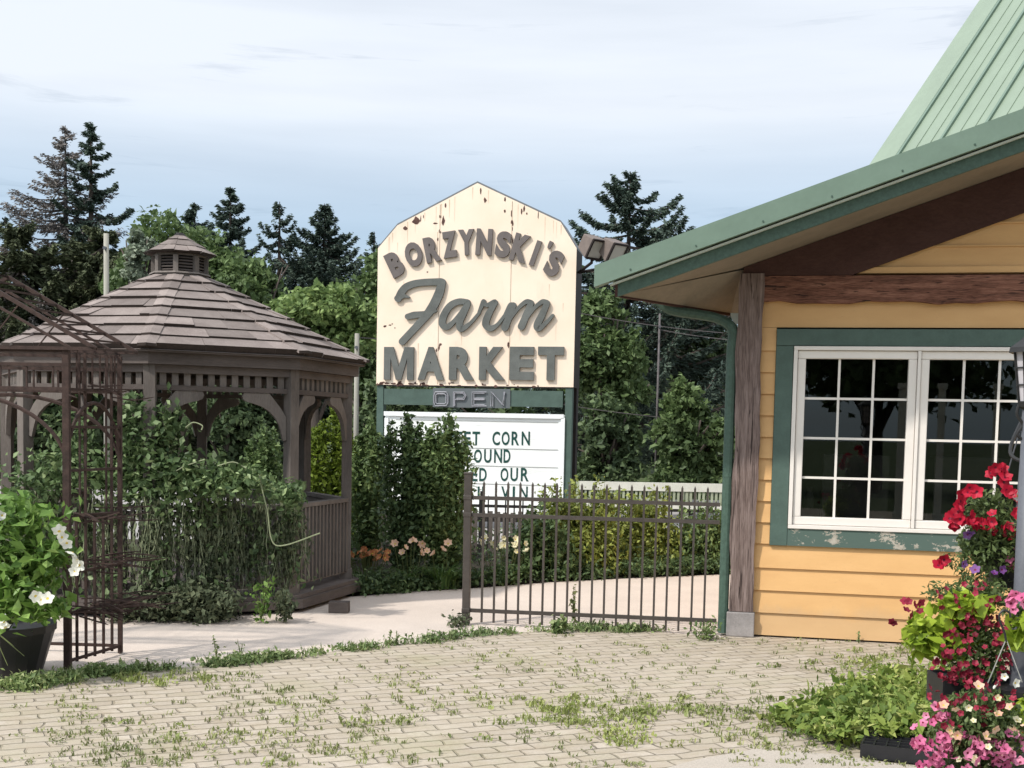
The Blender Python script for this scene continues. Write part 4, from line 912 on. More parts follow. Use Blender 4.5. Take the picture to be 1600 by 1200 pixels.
for i in range(60): mb.box(p0_+d_*(L_*(i+.5)/60)+ZZ*((z1+z0)/2-.08), (.035, .02, z1-z0), d_, d_.cross(ZZ), ZZ)
for i in range(8): mb.box(p0_+d_*(L_*i/7)+ZZ*(z1/2)+Vector((0, .06, 0)), (.09, .09, z1), d_, d_.cross(ZZ), ZZ)
mb.build('pickets', plain('pale_green_grey_pickets', (.34, .38, .27), .8, .2), pf)
mb = MB(); mb.beam(p0_+ZZ*(z0-.05), p1_+ZZ*(z0-.05), .04, .10); mb.build('lower_rail', MT['white_paint'], pf)
c = at(577, 850, 16.6); c.z = 0; mb = MB(); mb.lathe(c, [(.0, -.02), (.26, -.02), (.30, .12), (.26, .38), (.17, .52), (0, .57)], 12); o = mb.build('boulder', MT['boulder'], loc=c, smooth=True); tag(o, 'large pale rounded stone behind the iron fence beside the gazebo', 'boulder')

# ------------------------------------------------------------------ rusty arbor (left)
ra, rb_ = gr(106, 1045), gr(188, 1020); ra.z = rb_.z = 0; rd = (rb_-ra).normalized(); RL = (rb_-ra).length; rl = Vector((-1, .06, 0)).normalized(); zt_ = at(110, 548, ra.y).z
ar = root('iron_arbor', ra, 'rusty wrought iron garden arbor with lattice side and pitched top', 'arbor')
WA = 1.55
def post(p, w_, h_):
    mb = MB(); mb.box(Vector(p)+ZZ*h_/2, (w_, w_, h_)); mb.build('post', MT['rust'], ar)
post(ra, .042, zt_+.02); post(rb_, .028, zt_); post(ra+rl*WA, .042, zt_+.02); post(rb_+rl*WA, .028, zt_)
for side, off in ((0, Vector((0, 0, 0))), (1, rl*WA)):
    mb = MB()
    for i in range(1, 6): mb.beam(ra+off+rd*RL*i/6+ZZ*.03, ra+off+rd*RL*i/6+ZZ*(zt_ if i in (2, 5) else .98), .016, .016)
    for i in (2, 5): mb.beam(ra+off+rd*RL*(i/6-.02)+ZZ*.9+rl*.03, ra+off+rd*RL*(i/6-.02)+ZZ*zt_+rl*.03, .012, .012)
    for z in (.05, .36, .62, .98, 1.28, 1.56, 1.80): mb.beam(ra+off+ZZ*z, rb_+off+ZZ*z, .018, .018)
    for i in range(7): mb.beam(ra+off+rd*RL*(i+.3)/7+ZZ*1.80, ra+off+rd*RL*(i+.3)/7+ZZ*zt_, .010, .010)
    mb.tube([ra+off+rd*RL*(.5-.5*math.cos(t))+ZZ*(1.30+.42*math.sin(t)) for t in [math.pi*i/14 for i in range(15)]], .013, 6)
    mb.build('lattice_side', MT['rust'], ar)
for base in (ra, rb_):
    mb = MB(); mb.tube([base+rl*WA*(.5-.5*math.cos(t))+ZZ*(1.30+.47*math.sin(t)) for t in [math.pi*i/24 for i in range(25)]], .014, 6)
    for z in (1.80, zt_-.09, zt_): mb.beam(base+ZZ*z, base+rl*WA+ZZ*z, .02, .022)
    for i in range(9): mb.beam(base+rl*WA*(i+.5)/9+ZZ*1.80, base+rl*WA*(i+.5)/9+ZZ*(zt_-.09), .011, .011)
    if base is rb_: mb.beam(rb_+ZZ*.05, rb_+rl*WA+ZZ*.05, .02, .02)
    mb.build('arch_frame', MT['rust'], ar)
mb = MB(); tipR = at(150, 545, 7.85); RO = at(214, 551, 8.5)-tipR
tipL = tipR+rl*(WA+.25)
pky = (tipR+tipL)/2; pky.z = tipR.z+.50
for q in (Vector((0, 0, 0)), RO):
    a, b, c = tipR+q, tipL+q, Vector((pky.x, pky.y, pky.z))+q
    mb.beam(a, c, .02, .025); mb.beam(b, c, .02, .025); mb.beam(a, b, .02, .022)
    mb.beam(a-ZZ*.02+rl*.12, c-ZZ*.10, .014, .016); mb.beam(b-ZZ*.02-rl*.12, c-ZZ*.10, .014, .016)
    mb.beam(a.lerp(c, .55), a.lerp(b, .4), .008, .008)
for i in range(9):
    f = i/8; mb.beam(tipR.lerp(pky, f), tipR.lerp(pky, f)+RO, .012, .012); mb.beam(tipL.lerp(pky, f), tipL.lerp(pky, f)+RO, .012, .012)
mb.build('pitched_top', MT['rust'], ar)
# dead twig bundles woven through the lattice
tw = MB(); rr = random.Random(11)
for z, n_, s_ in ((1.80, 6, .25), (.98, 12, .34), (.66, 14, .36), (.38, 26, .42), (.33, 14, .3)):
    for i in range(n_):
        s0 = ra+rd*rr.uniform(0, RL)+ZZ*(z+rr.uniform(-.04, .04))+Vector((rr.uniform(-.1, .05), 0, 0)); e_ = s0+Vector((rr.uniform(.15, s_), rr.uniform(-.15, .3), rr.uniform(-.06, .05)))
        tw.tube(bez([s0, s0.lerp(e_, .5)+ZZ*rr.uniform(-.03, .03), e_], 3), [.006]*6+[.002], 4)
o = tw.build('dead_vine', MT['rust'], loc=rb_); tag(o, 'dry brown vine twigs tangled through the rusty arbor lattice', 'vine')

# ------------------------------------------------------------------ vines on the gazebo
def leaf_thing(name, label, cat_, P, size, mat, rng, aspect=.55, kind=None, loc=None, **k):
    V, T = leaves(P, size, rng, aspect, **k); o = npmesh(name, V, T, LM[mat], loc=loc or (float(P[:, 0].mean()), float(P[:, 1].mean()), 0)); return tag(o, label, cat_, kind=kind)
rng = np.random.default_rng(21)
vr = root('climbing_vine', gv(0, RP+.1, 0), 'leafy green vine climbing the front posts and railing of the gazebo', 'vine')
P = []
def blob(px, py, D, sx, sz, n, sy=.08):
    c = np.array(at(px, py, D)); P.append(c+rng.normal(size=(n, 3))*np.array([sx, sy, sz]))
for (px, py, sx, sz, n) in ((248, 700, .07, .16, 420), (215, 690, .09, .14, 380), (280, 740, .16, .10, 700), (230, 760, .16, .09, 700), (330, 755, .16, .07, 520), (385, 750, .10, .06, 330), (440, 770, .07, .05, 160), (160, 740, .12, .10, 420), (60, 760, .16, .12, 400), (100, 720, .10, .12, 260), (210, 640, .05, .07, 140), (262, 650, .05, .06, 100), (270, 665, .04, .05, 60), (128, 680, .06, .12, 160), (455, 775, .05, .06, 200)):
    blob(px, py, 10.05, sx, sz, n)
V, T = leaves(np.concatenate(P), .062, rng, .6, .5); npmesh('foliage', V, T, LM['vine'], vr)
P = []; st = MB(); rr = random.Random(9)
for i in range(210):
    k = rr.choice([0, 0, 0, 0, -1, -1]); u = rr.uniform(0, 1) if k == 0 else rr.uniform(.0, 1); a = gv(k, RP+.10, 0).lerp(gv(k+1, RP+.10, 0), u)
    zt2 = rr.uniform(.75, 1.05); zl = rr.uniform(.08, .5); x = a.x+rr.uniform(-.05, .05); y = a.y+rr.uniform(-.08, .04)
    x0 = x; pts = [(x0, y, zt2)]
    for j in range(1, 7): x0 += rr.uniform(-.028, .028); pts.append((x0, y+rr.uniform(-.02, .02), zt2+(zl-zt2)*j/6))
    st.tube(pts, [.005-.0004*j for j in range(7)], 4)
    m = 42; uu = rng.uniform(0, 1, m)[:, None]; P.append(np.array(pts[0])*(1-uu)+np.array(pts[-1])*uu+rng.normal(size=(m, 3))*.035)
V, T = leaves(np.concatenate(P), .045, rng, .45, .2, dirs=np.tile([0, 0, -1.], (sum(map(len, P)), 1))); npmesh('hanging_foliage', V, T, LM['vine_dark'], vr)
for pts in ([(405, 742), (412, 775), (418, 800), (425, 845), (445, 852), (500, 833)], [(290, 668), (302, 660), (316, 665), (315, 672)], [(240, 735), (265, 740), (290, 728), (320, 718)], [(222, 818), (224, 842), (233, 843), (234, 820)], [(340, 728), (365, 722), (385, 732)]):
    st.tube(bez([at(x, y, 9.95) for x, y in pts], 5), .0055, 5)
P2 = []
for i in range(46):
    k = rr.choice([0, 0, -1]); a = gv(k, RP+.14, 0).lerp(gv(k+1, RP+.14, 0), rr.random()); P2.append(np.array([a.x, a.y-.03, rr.uniform(.25, .95)])+rng.normal(size=(26, 3))*np.array([.06, .03, .07]))
V, T = leaves(np.concatenate(P2), .055, rng, .6, .5); npmesh('foliage', V, T, LM['vine'], vr)
st.build('stem', plain('pale_tendril', (.24, .27, .16), .7, .3), vr)
P = []
for i in range(34):
    c = gr(rr.uniform(180, 350), 972); c.y += rr.uniform(0, .25); P.append(np.array([c.x, c.y, rr.uniform(.04, .24)])+rng.normal(size=(110, 3))*np.array([.08, .08, .055]))
P = np.concatenate(P); P[:, 2] = np.abs(P[:, 2]); leaf_thing('creeper', 'low dark green creeper spreading at the foot of the gazebo railing', 'plant', P, .05, 'vine_dark', rng, up=1.0)
def herb(name, label, px, py, h_, n, mat, seed, leafs=.07, sp_=.12, catg='plant', stems=6, group=None):
    rng = np.random.default_rng(seed); b = gr(px, py); b.z = 0; r_ = root(name, b, label, catg, group); mb = MB(); P = []
    for i in range(stems):
        a = rng.uniform(0, 6.28); e_ = np.array([math.cos(a)*sp_*rng.uniform(.2, 1), math.sin(a)*sp_*rng.uniform(.2, 1), h_*rng.uniform(.6, 1)]); B = np.array(b)
        mb.tube([tuple(B), tuple(B+e_*np.array([.4, .4, .55])), tuple(B+e_)], [.005, .004, .002], 4); u = rng.uniform(.15, 1, n//stems)[:, None]; P.append(B+e_*u*np.array([1, 1, 1])+rng.normal(size=(n//stems, 3))*sp_*.22)
    V, T = leaves(np.concatenate(P), leafs, rng, .5, .6); npmesh('foliage', V, T, LM[mat], r_); mb.build('stem', MT['stem'], r_); return r_
herb('weed', 'tall yellow-green weed growing in front of the gazebo vine', 408, 972, .40, 130, 'pot', 5, .055, .14)
herb('weed', 'brownish leafy weed at the gazebo corner below the railing', 445, 972, .30, 360, 'vine_dark', 6, .045, .12)
herb('weed', 'thin grey weed standing on the path behind the gate', 898, 978, .36, 70, 'weed_dry', 8, .04, .04, stems=3)
herb('weed', 'small dark weed at the foot of the gate post', 712, 978, .07, 160, 'vine_dark', 9, .04, .14)
herb('weed', 'grassy weed at the paver edge under the gate', 872, 990, .14, 110, 'weed', 10, .06, .08)
herb('weed', 'weed clump under the hinge end of the gate', 1098, 1000, .13, 200, 'weed', 12, .04, .16)

# ------------------------------------------------------------------ garden shrubs and flowers
SG = 'shrubs in the garden bed'
shrub('dark upright leafy shrub in front of the left edge of the white board', 590, 668, 636, 905, 13.0, 'lilac_dark', .058, 31, spikes=24, n=6600)
shrub('leafy shrub with bright top covering the left of the board lettering', 646, 738, 646, 905, 12.9, 'lilac', .058, 32, spikes=34, n=8800)
shrub('green shrub between the gazebo and the sign post', 545, 602, 648, 900, 14.0, 'lilac', .058, 33, spikes=14, n=5200)
shrub('yellow-green columnar shrub seen through the right bay of the gazebo', 476, 562, 624, 900, 14.6, 'lime_tree', .062, 34, spikes=18, n=7000)
shrub('lime shrub seen behind the front right gazebo post', 380, 452, 640, 900, 14.8, 'lilac', .065, 35, spikes=12, n=3400)
shrub('dark shrub behind the gazebo at the left bays', 20, 130, 700, 900, 14.5, 'lilac_dark', .07, 36, spikes=16, n=3200)
def mound(label, x0, x1, yt, yb, D, mat, leaf, seed, n=6500, spikes=10):
    rng = np.random.default_rng(seed); b = at((x0+x1)/2, yb, D); b.z = 0; t = at((x0+x1)/2, yt, D); H = t.z; Wd = (x1-x0)/2*D/F; r_ = root('shrub', b, label, 'shrub', None)
    P = []
    for i in range(int(n/90)):
        d = unit(rng, 1)[0]; d[2] = abs(d[2]); q = rng.uniform(.7, 1.0); c = np.array([b.x, b.y, .0])+d*np.array([Wd, Wd*.7, H*.92])*q
        c[2] = max(c[2]*rng.uniform(.6, 1.05), .06); P.append(c+rng.normal(size=(90, 3))*np.array([.11, .11, .075]))
    mb = MB()
    for i in range(spikes):
        a = rng.uniform(-.8, .8); s = np.array([b.x+a*Wd, b.y-rng.uniform(0, .3), H*.6]); e_ = s+np.array([rng.normal()*.06, 0, H*rng.uniform(.25, .55)*(1-a*a*.5)]); mb.tube([tuple(s), tuple(e_)], [.006, .002], 4)
        u = rng.uniform(.2, 1, 46)[:, None]; P.append(s+(e_-s)*u+rng.normal(size=(46, 3))*.035)
    for i in range(12):
        a = rng.uniform(-.6, .6); mb.tube([(b.x, b.y, 0), (b.x+a*Wd, b.y+rng.normal()*.1, H*.7)], [.012, .004], 5)
    P = np.concatenate(P); P[:, 2] = np.maximum(P[:, 2], .02); V, T = leaves(P, leaf, rng, .55, .5); npmesh('foliage', V, T, LM[mat], r_); mb.build('stem', MT['stem'], r_); return r_
mound('broad yellow-green shrub with tall shoots at the left end of the hedge', 828, 965, 760, 905, 13.9, 'hedge', .058, 41, 8200, 18)
mound('rounded yellow-green shrub in the middle of the hedge behind the gate', 935, 1065, 768, 902, 14.5, 'hedge', .058, 42, 7200, 10)
mound('darker green shrub at the right end of the hedge by the downspout', 1040, 1160, 790, 898, 14.6, 'lilac', .058, 43, 5600, 6)
mound('large-leaved green shrub low behind the gate pickets', 800, 880, 800, 908, 13.4, 'lilac_dark', .075, 44, 3000, 4)
def lilies(label, px, py, wpx_, h_, nb, mat, seed, nf, fh, D=None, frad=.036, name='daylily'):
    rng = np.random.default_rng(seed); b = gr(px, py); b.z = -.01; r_ = root(name, b, label, 'flowering plant', 'lilies along the bed edge'); wd = wpx_*b.y/F/2; V, T = [], []; k = 0
    for i in range(nb):       # arching strap leaves
        a = rng.uniform(0, 6.28); q = math.sqrt(rng.uniform()); s = np.array([b.x+math.cos(a)*q*wd*.7, b.y+math.sin(a)*q*.15+.1, 0]); dr = np.array([math.cos(a), math.sin(a)*.6, 0]); ln = h_*rng.uniform(.6, 1.1)
        pr = np.array([-dr[1], dr[0], 0])/np.linalg.norm(dr)*.009
        for j in range(5):
            u = j/4; c = s+dr*ln*.75*u*u+np.array([0, 0, ln*(u*1.25-u*u*.75)]); w_ = (1-u**3)*1.0; V += [c-pr*w_, c+pr*w_]
        for j in range(4): T += [(k+2*j, k+2*j+1, k+2*j+3), (k+2*j, k+2*j+3, k+2*j+2)]
        k += 10
    npmesh('foliage', np.array(V), np.array(T), LM['blade'], r_)
    Pf = []; mb = MB()
    for i in range(nf):
        p = np.array([b.x+rng.uniform(-1, 1)*wd, b.y+rng.uniform(-.1, .15), fh*rng.uniform(.78, 1.12)]); Pf.append(p); mb.tube([(b.x+(p[0]-b.x)*.5, b.y+.1, .02), tuple(p-np.array([0, 0, .02]))], [.005, .003], 4)
    
    for p in Pf: V, T, MI = flowers([p], frad, rng, 6, (0, -1, .4), cup=.6); npmesh('bloom', V, T, [LM[mat], LM['throat']], r_, mi=MI)
    1
    mb.build('stem', MT['stem'], r_); return r_
lilies('faded orange lilies beside the gazebo deck', 572, 918, 70, .34, 90, 'orange', 51, 26, .36, frad=.032)
lilies('salmon lilies in the middle of the bed, just left of centre shrubs', 638, 921, 60, .36, 90, 'salmon', 52, 7, .44)
lilies('pale peach lilies with long green blades right of the salmon ones', 690, 920, 66, .40, 130, 'salmon', 53, 5, .42)
lilies('pale yellow lilies seen through the left pickets of the gate', 785, 912, 84, .36, 130, 'cream', 54, 15, .43)
P = []
rr = random.Random(4)
for i in range(120):
    u = rr.random(); k = int(u*(len(bed)-1)); f_ = u*(len(bed)-1)-k; x = bed[k][0]+(bed[k+1][0]-bed[k][0])*f_; y = bed[k][1]+(bed[k+1][1]-bed[k][1])*f_+rr.uniform(.02, .35)
    P.append(np.array([x, y, rr.uniform(.02, .14)])+rng.normal(size=(60, 3))*np.array([.08, .07, .035]))
P = np.concatenate(P); P[:, 2] = np.abs(P[:, 2]); leaf_thing('edging_plants', None, None, P, .05, 'lilac_dark', rng, kind='stuff', up=1)
P = []
for i in range(150):
    P.append(np.array([rr.uniform(-4, 3.4), rr.uniform(12.2, 16.5), rr.uniform(.05, .30)])+rng.normal(size=(60, 3))*np.array([.16, .16, .06]))
P = np.concatenate(P); P = P[~((P[:, 0] < -1.2) & (P[:, 1] < 13.9))]; P = P[P[:, 1] > 12.4+np.maximum(0, (P[:, 0]+1))*.55]; P[:, 2] = np.abs(P[:, 2]); leaf_thing('ground_cover', None, None, P, .06, 'decid_dark', rng, kind='stuff', up=1)

# ------------------------------------------------------------------ weeds in the pavers
def tufts(pts, rng, hmin, hmax, nb=7, spread=.03, wd=.004):
    n = len(pts)*nb; B = np.repeat(np.array(pts), nb, 0); B[:, :2] += rng.normal(size=(n, 2))*spread*.5; a = rng.uniform(0, 6.28, n); hh = rng.uniform(hmin, hmax, n); ln = rng.uniform(.2, .9, n)*hh
    d = np.stack([np.cos(a), np.sin(a), np.zeros(n)], 1); s = np.stack([-np.sin(a), np.cos(a), np.zeros(n)], 1)*wd; tip = B+d*ln[:, None]; tip[:, 2] += hh; mid = B+d*ln[:, None]*.35; mid[:, 2] += hh*.6
    V = np.stack([B-s, B+s, mid+s*.9, mid-s*.9, tip], 1).reshape(-1, 3); b = (np.arange(n)*5)[:, None]
    T = np.concatenate([b+np.array([[0, 1, 2]]), b+np.array([[0, 2, 3]]), b+np.array([[3, 2, 4]])], 1).reshape(-1, 3); return V, T
rng = np.random.default_rng(77); pts = []
def inpav(x, y):
    if x < edge_w[0].x: return y < edge_w[0].y-.3
    ye = np.interp(x, [p.x for p in edge_w], [p.y for p in edge_w]); return y < ye-.03 if x < 1.7 else y < (W((x-1.84)/.978, 0, 0).y-.05)
while len(pts) < 980:
    px, py = rng.uniform(-10, 1500), 990+210*rng.uniform()**.9
    p = gr(px, py); v = math.sin(p.x*2.1+1)*math.sin(p.y*1.7)+math.sin(p.x*5.3+p.y*3.1)*.6+rng.normal()*.5
    if v > -.1 and inpav(p.x, p.y): pts.append([p.x, p.y, .002])
a1 = tufts(pts[:680], rng, .008, .03, 7, .03, .004); P = np.repeat(np.array(pts[680:]), 9, 0); P += rng.normal(size=P.shape)*np.array([.022, .022, .005]); P[:, 2] = np.abs(P[:, 2])+.006
a2 = leaves(P, .018, rng, .6, 1.2)
o = npmesh('joint_weeds', *cat([a1, a2]), LM['weed_dry']); tag(o, kind='stuff')
pts = []
for cx_, cy_, sx, sy, n_ in ((880, 1112, 50, 9, 34), (960, 1130, 60, 9, 30), (1060, 1108, 46, 8, 28), (620, 1130, 24, 8, 6), (250, 1062, 60, 6, 30), (1360, 1035, 60, 12, 40), (990, 1160, 40, 8, 14), (1190, 1120, 30, 18, 22), (450, 1130, 200, 30, 12)):
    for i in range(n_): p = gr(rng.normal(cx_, sx), rng.normal(cy_, sy)); pts.append([p.x, p.y, .002])
b1 = tufts(pts, rng, .012, .045, 9, .05, .004); P = np.repeat(np.array(pts), 7, 0); P += rng.normal(size=P.shape)*np.array([.04, .04, .01]); P[:, 2] = np.abs(P[:, 2])+.008; b2 = leaves(P, .028, rng, .6, 1.2)
o = npmesh('weed_patches', *cat([b1, b2]), leafm('pale_weed_blades', (.17, .22, .06), (.36, .40, .15), .3)); tag(o, kind='stuff')
P = []; pts = []          # strip along the edge
for i in range(430):
    u = rng.uniform(.03, .93)**1.1; k = u*(len(edge_w)-1); j = int(k); p = edge_w[j].lerp(edge_w[j+1], k-j); dn_ = .5+.5*math.sin(u*31)+.35*math.sin(u*77+2)
    if u < .2: dn_ += .3
    if rng.uniform() > dn_*.75+.28: continue
    q = np.array([p.x+rng.normal()*.05, p.y+rng.normal()*.055-.02, .008+.03*max(dn_, .1)*rng.uniform()]); P.append(q+rng.normal(size=(22, 3))*np.array([.045, .03, .016])); pts.append([q[0], q[1], .002])
P = np.concatenate(P); P[:, 2] = np.abs(P[:, 2]); o = npmesh('weed_strip', *cat([leaves(P, .034, rng, .5, .9), tufts(pts, rng, .02, .08, 6, .05, .004)]), LM['weed']); tag(o, kind='stuff')
for i, (px, py, h_) in enumerate(((338, 1030, .17), (376, 1030, .13), (608, 1010, .15), (620, 1008, .10), (230, 1048, .09), (1185, 992, .09), (1270, 998, .08), (1342, 1005, .09))):
    herb('spindly_weed', ['thin seedhead weed at the paver edge, left of its close pair', 'thin seedhead weed at the paver edge, right one of its pair', 'tall sprig standing in the weed strip in line with the sign left edge', 'short sprig right beside the tall one in the weed strip', 'small sprig at the foot of the rusty arbor', 'tiny sprig at the yellow wall nearest the timber post', 'tiny sprig at the yellow wall under the first window sash', 'tiny sprig at the yellow wall left of the flower baskets'][i], px, py, h_, 34, 'weed', 100+i, .022, .03, stems=2, group='sprigs at the paving edge')

# ------------------------------------------------------------------ weed patch right + tray
P, Q = [], []; rng = np.random.default_rng(88)
for i in range(330):
    px, py = rng.uniform(1215, 1540), rng.uniform(1080, 1178); k = (px-1215)/325
    if py > 1120+55*min(1, k*3+.25) or py < 1128-60*min(1, k*1.7): continue
    g = gr(px, py); hh = .03+.12*min(1, k*2.5)*rng.uniform(.4, 1); (P if rng.uniform() < .62 else Q).append(np.array([g.x, g.y, hh])+rng.normal(size=(46, 3))*np.array([.055, .05, .035]))
P = np.concatenate(P); Q = np.concatenate(Q); P[:, 2] = np.abs(P[:, 2]); Q[:, 2] = np.abs(Q[:, 2])
LM['patch'] = leafm('patch_leaves', (.10, .17, .035), (.30, .38, .09), .3, c3=(.48, .50, .18))
o = npmesh('weed_bed', *cat([leaves(P[::2], .045, rng, .62, 1.0), leaves(P[1::9]+np.array([0, 0, .015]), .085, rng, .5, 1.2), leaves(Q, .026, rng, .45, .6), leaves(Q[::6]+np.array([0, 0, .03]), .06, rng, .16, .2)]), LM['patch']); tag(o, kind='stuff')
tr = gr(1345, 1186, .0); tr.z = 0; t0 = root('nursery_tray', tr, 'black plastic nursery tray lying on the sidewalk edge below the pink flowers', 'tray')
tx = Vector((.93, -.37, 0)).normalized(); ty = Vector((.37, .93, 0)).normalized(); tl, tw_, th_ = .52, .28, .07
mb = MB(); o_ = tr+tx*0
for a, b in (((0, 0), (tl, 0)), ((tl, 0), (tl, tw_)), ((tl, tw_), (0, tw_)), ((0, tw_), (0, 0))): mb.beam(o_+tx*a[0]+ty*a[1]+ZZ*(th_/2+.008), o_+tx*b[0]+ty*b[1]+ZZ*(th_/2+.008), .01, th_)
mb.build('rim', MT['black_plastic'], t0); mb = MB()
for i in range(1, 9): mb.beam(o_+tx*tl*i/9+ZZ*.07, o_+tx*tl*i/9+ty*tw_+ZZ*.07, .007, .016)
for i in range(1, 5): mb.beam(o_+ty*tw_*i/5+ZZ*.0715, o_+tx*tl+ty*tw_*i/5+ZZ*.0715, .007, .016)
mb.box(o_+tx*tl/2+ty*tw_/2+ZZ*.03, (tl-.02, tw_-.02, .02), tx, ty, ZZ); mb.build('grid', MT['black_plastic'], t0)

# ------------------------------------------------------------------ display bench, flower containers (right)
bn = at(1440, 1075, 5.3); bn.x += .09; bench = root('display_bench', (bn.x, 5.3, 0), 'black slatted display bench under the flower containers at the right edge', 'bench')
zt1 = at(1440, 1066, 5.2).z-.095
mb = MB()
for i in range(4): mb.box((bn.x+.37, 5.05+i*.13, zt1-.012), (.74, .11, .022))
mb.build('top_board', MT['black_plastic'], bench)
for x in (.16, .70):
    for y in (5.03, 5.45): mb = MB(); mb.box((bn.x+x, y, (zt1-.024)/2), (.04, .04, zt1-.024)); mb.build('leg', MT['black_plastic'], bench)
def pot(c, r0, r1, h_, mat, par, name='pot', n=20):
    mb = MB(); mb.lathe(c, [(0, 0), (r0, 0), (r1, h_*.86), (r1+.008, h_*.86), (r1+.010, h_), (r1-.006, h_), (r1-.012, h_*.88), (0, h_*.86)], n); return mb.build(name, mat, par, smooth=False)
def petunia(label, c, segs, par_name='flower_basket', potf=None, group='flower containers at the right edge', cat_='flower basket'):
    """segs: list of (kind, px, py, D, sx, sy, sz (px), n, material, size)"""
    r_ = root(par_name, c, label, cat_, group); by = {}
    if potf: potf(r_)
    for kind, px, py, D, sx, sy, sz, n, mat, size in segs: by.setdefault((kind, mat), []).append((px, py, D, sx, sy, sz, n, size))
    for (kind, mat), L2 in by.items():
        if kind in ('leaf', 'big'):
            parts = []
            for px, py, D, sx, sy, sz, n, size in L2:
                q = np.array(at(px, py, D)); k = D/F; d = unit(rng, n)*rng.uniform(.35, 1.0, n)[:, None]; parts.append(leaves(q+d*np.array([sx*k, sy*k, sz*k]), size, rng, .62 if kind == 'big' else .42, .5))
            V, T = cat(parts); npmesh('foliage', V, T, LM[mat], r_)
        else:
            parts = []; mis = []
            for px, py, D, sx, sy, sz, n, size in L2:
                q = np.array(at(px, py, D)); k = D/F; d = unit(rng, n); d[:, 1] = -np.abs(d[:, 1]); d *= rng.uniform(.85, 1.12, n)[:, None]
                V, T, MI = flowers(q+d*np.array([sx*k, sy*k, sz*k]), size, rng); parts.append((V, T)); mis.append(MI)
            V, T = cat(parts); npmesh('blooms', V, T, [LM[mat], LM[{'red': 'dark_throat', 'maroon': 'dark_throat', 'pink': 'dark_throat', 'purple': 'dark_throat', 'white': 'throat', 'cream': 'throat', 'salmon': 'throat'}[mat]]], r_, mi=np.concatenate(mis))
    return r_
# red petunia basket
c = at(1588, 905, 5.25)
def pf1(r_):
    p_ = pot(c-ZZ*.03, .11, .16, .17, MT['black_plastic'], r_)
    mb = MB()
    for a in (0, 2.1, 4.2): mb.tube([c+Vector((.16*math.cos(a), .16*math.sin(a), .13)), c+Vector((0, 0, .70))], .003, 4)
    mb.build('hanger_wire', MT['lamp_grey'], r_)
petunia('hanging basket of red petunias, topmost of the flower containers', c, [
 ('leaf', 1570, 850, 5.2, 75, 60, 48, 2600, 'petleaf', .032), ('leaf', 1540, 800, 5.2, 40, 40, 40, 700, 'petleaf', .03), ('leaf', 1520, 880, 5.2, 34, 40, 42, 300, 'petleaf', .026), ('leaf', 1486, 878, 5.2, 24, 14, 14, 70, 'petleaf', .022), ('leaf', 1585, 870, 5.2, 40, 40, 62, 700, 'petleaf', .032),
 ('fl', 1548, 795, 5.12, 58, 30, 34, 27, 'red', .024), ('fl', 1560, 742, 5.15, 12, 20, 14, 9, 'red', .024), ('fl', 1505, 812, 5.15, 26, 20, 14, 9, 'red', .024), ('fl', 1585, 810, 5.12, 30, 30, 30, 9, 'red', .024), ('fl', 1470, 880, 5.15, 6, 6, 8, 3, 'red', .026),
 ('fl', 1520, 868, 5.14, 26, 30, 40, 4, 'purple', .018), ('fl', 1545, 885, 5.14, 26, 30, 20, 2, 'purple', .018), ('fl', 1592, 868, 5.12, 16, 20, 20, 8, 'pink', .021), ('fl', 1588, 770, 5.1, 8, 10, 20, 2, 'white', .024), ('fl', 1590, 850, 5.1, 12, 10, 16, 2, 'white', .02)], potf=pf1)
# maroon calibrachoa + chartreuse vine in a box planter
c2 = Vector((bn.x+.15, 5.2, zt1))
def pf2(r_):
    mb = MB(); a, b, h_ = .215, .10, .13; q = c2+Vector((-.0, 0, 0))
    x0, x1, y0, y1 = q.x-a, q.x+a, q.y-b, q.y+b
    for (ax, ay), (bx_, by_) in (((x0, y0), (x1, y0)), ((x1, y0), (x1, y1)), ((x1, y1), (x0, y1)), ((x0, y1), (x0, y0))): mb.beam((ax, ay, zt1+h_/2+.001), (bx_, by_, zt1+h_/2+.001), .008, h_)
    mb.box((q.x, q.y, zt1+h_-.02), (2*a-.01, 2*b-.01, .02)); mb.box((q.x, q.y0 if False else q.y, zt1+.006), (2*a, 2*b, .01)); mb.build('box_planter', MT['black_plastic'], r_)
petunia('black box planter with chartreuse leaves and small maroon flowers', c2, [
 ('big', 1475, 990, 5.1, 66, 50, 44, 300, 'lime', .062), ('big', 1505, 950, 5.0, 42, 30, 22, 150, 'lime', .080), ('big', 1440, 1000, 5.1, 32, 30, 30, 110, 'lime', .055),
 ('leaf', 1530, 930, 5.1, 52, 40, 32, 900, 'petleaf', .028), ('leaf', 1530, 1020, 5.05, 56, 50, 62, 2200, 'petleaf', .026), ('leaf', 1470, 925, 5.1, 30, 30, 18, 200, 'petleaf', .024),
 ('fl', 1525, 1015, 4.98, 56, 40, 62, 120, 'maroon', .0125), ('fl', 1500, 1040, 4.98, 46, 30, 24, 40, 'maroon', .0125), ('fl', 1500, 930, 5.0, 62, 40, 22, 26, 'maroon', .012), ('fl', 1425, 950, 5.05, 22, 20, 12, 7, 'maroon', .018), ('fl', 1395, 975, 5.1, 6, 6, 6, 2, 'maroon', .018)], potf=pf2, par_name='planter_box', cat_='planter')
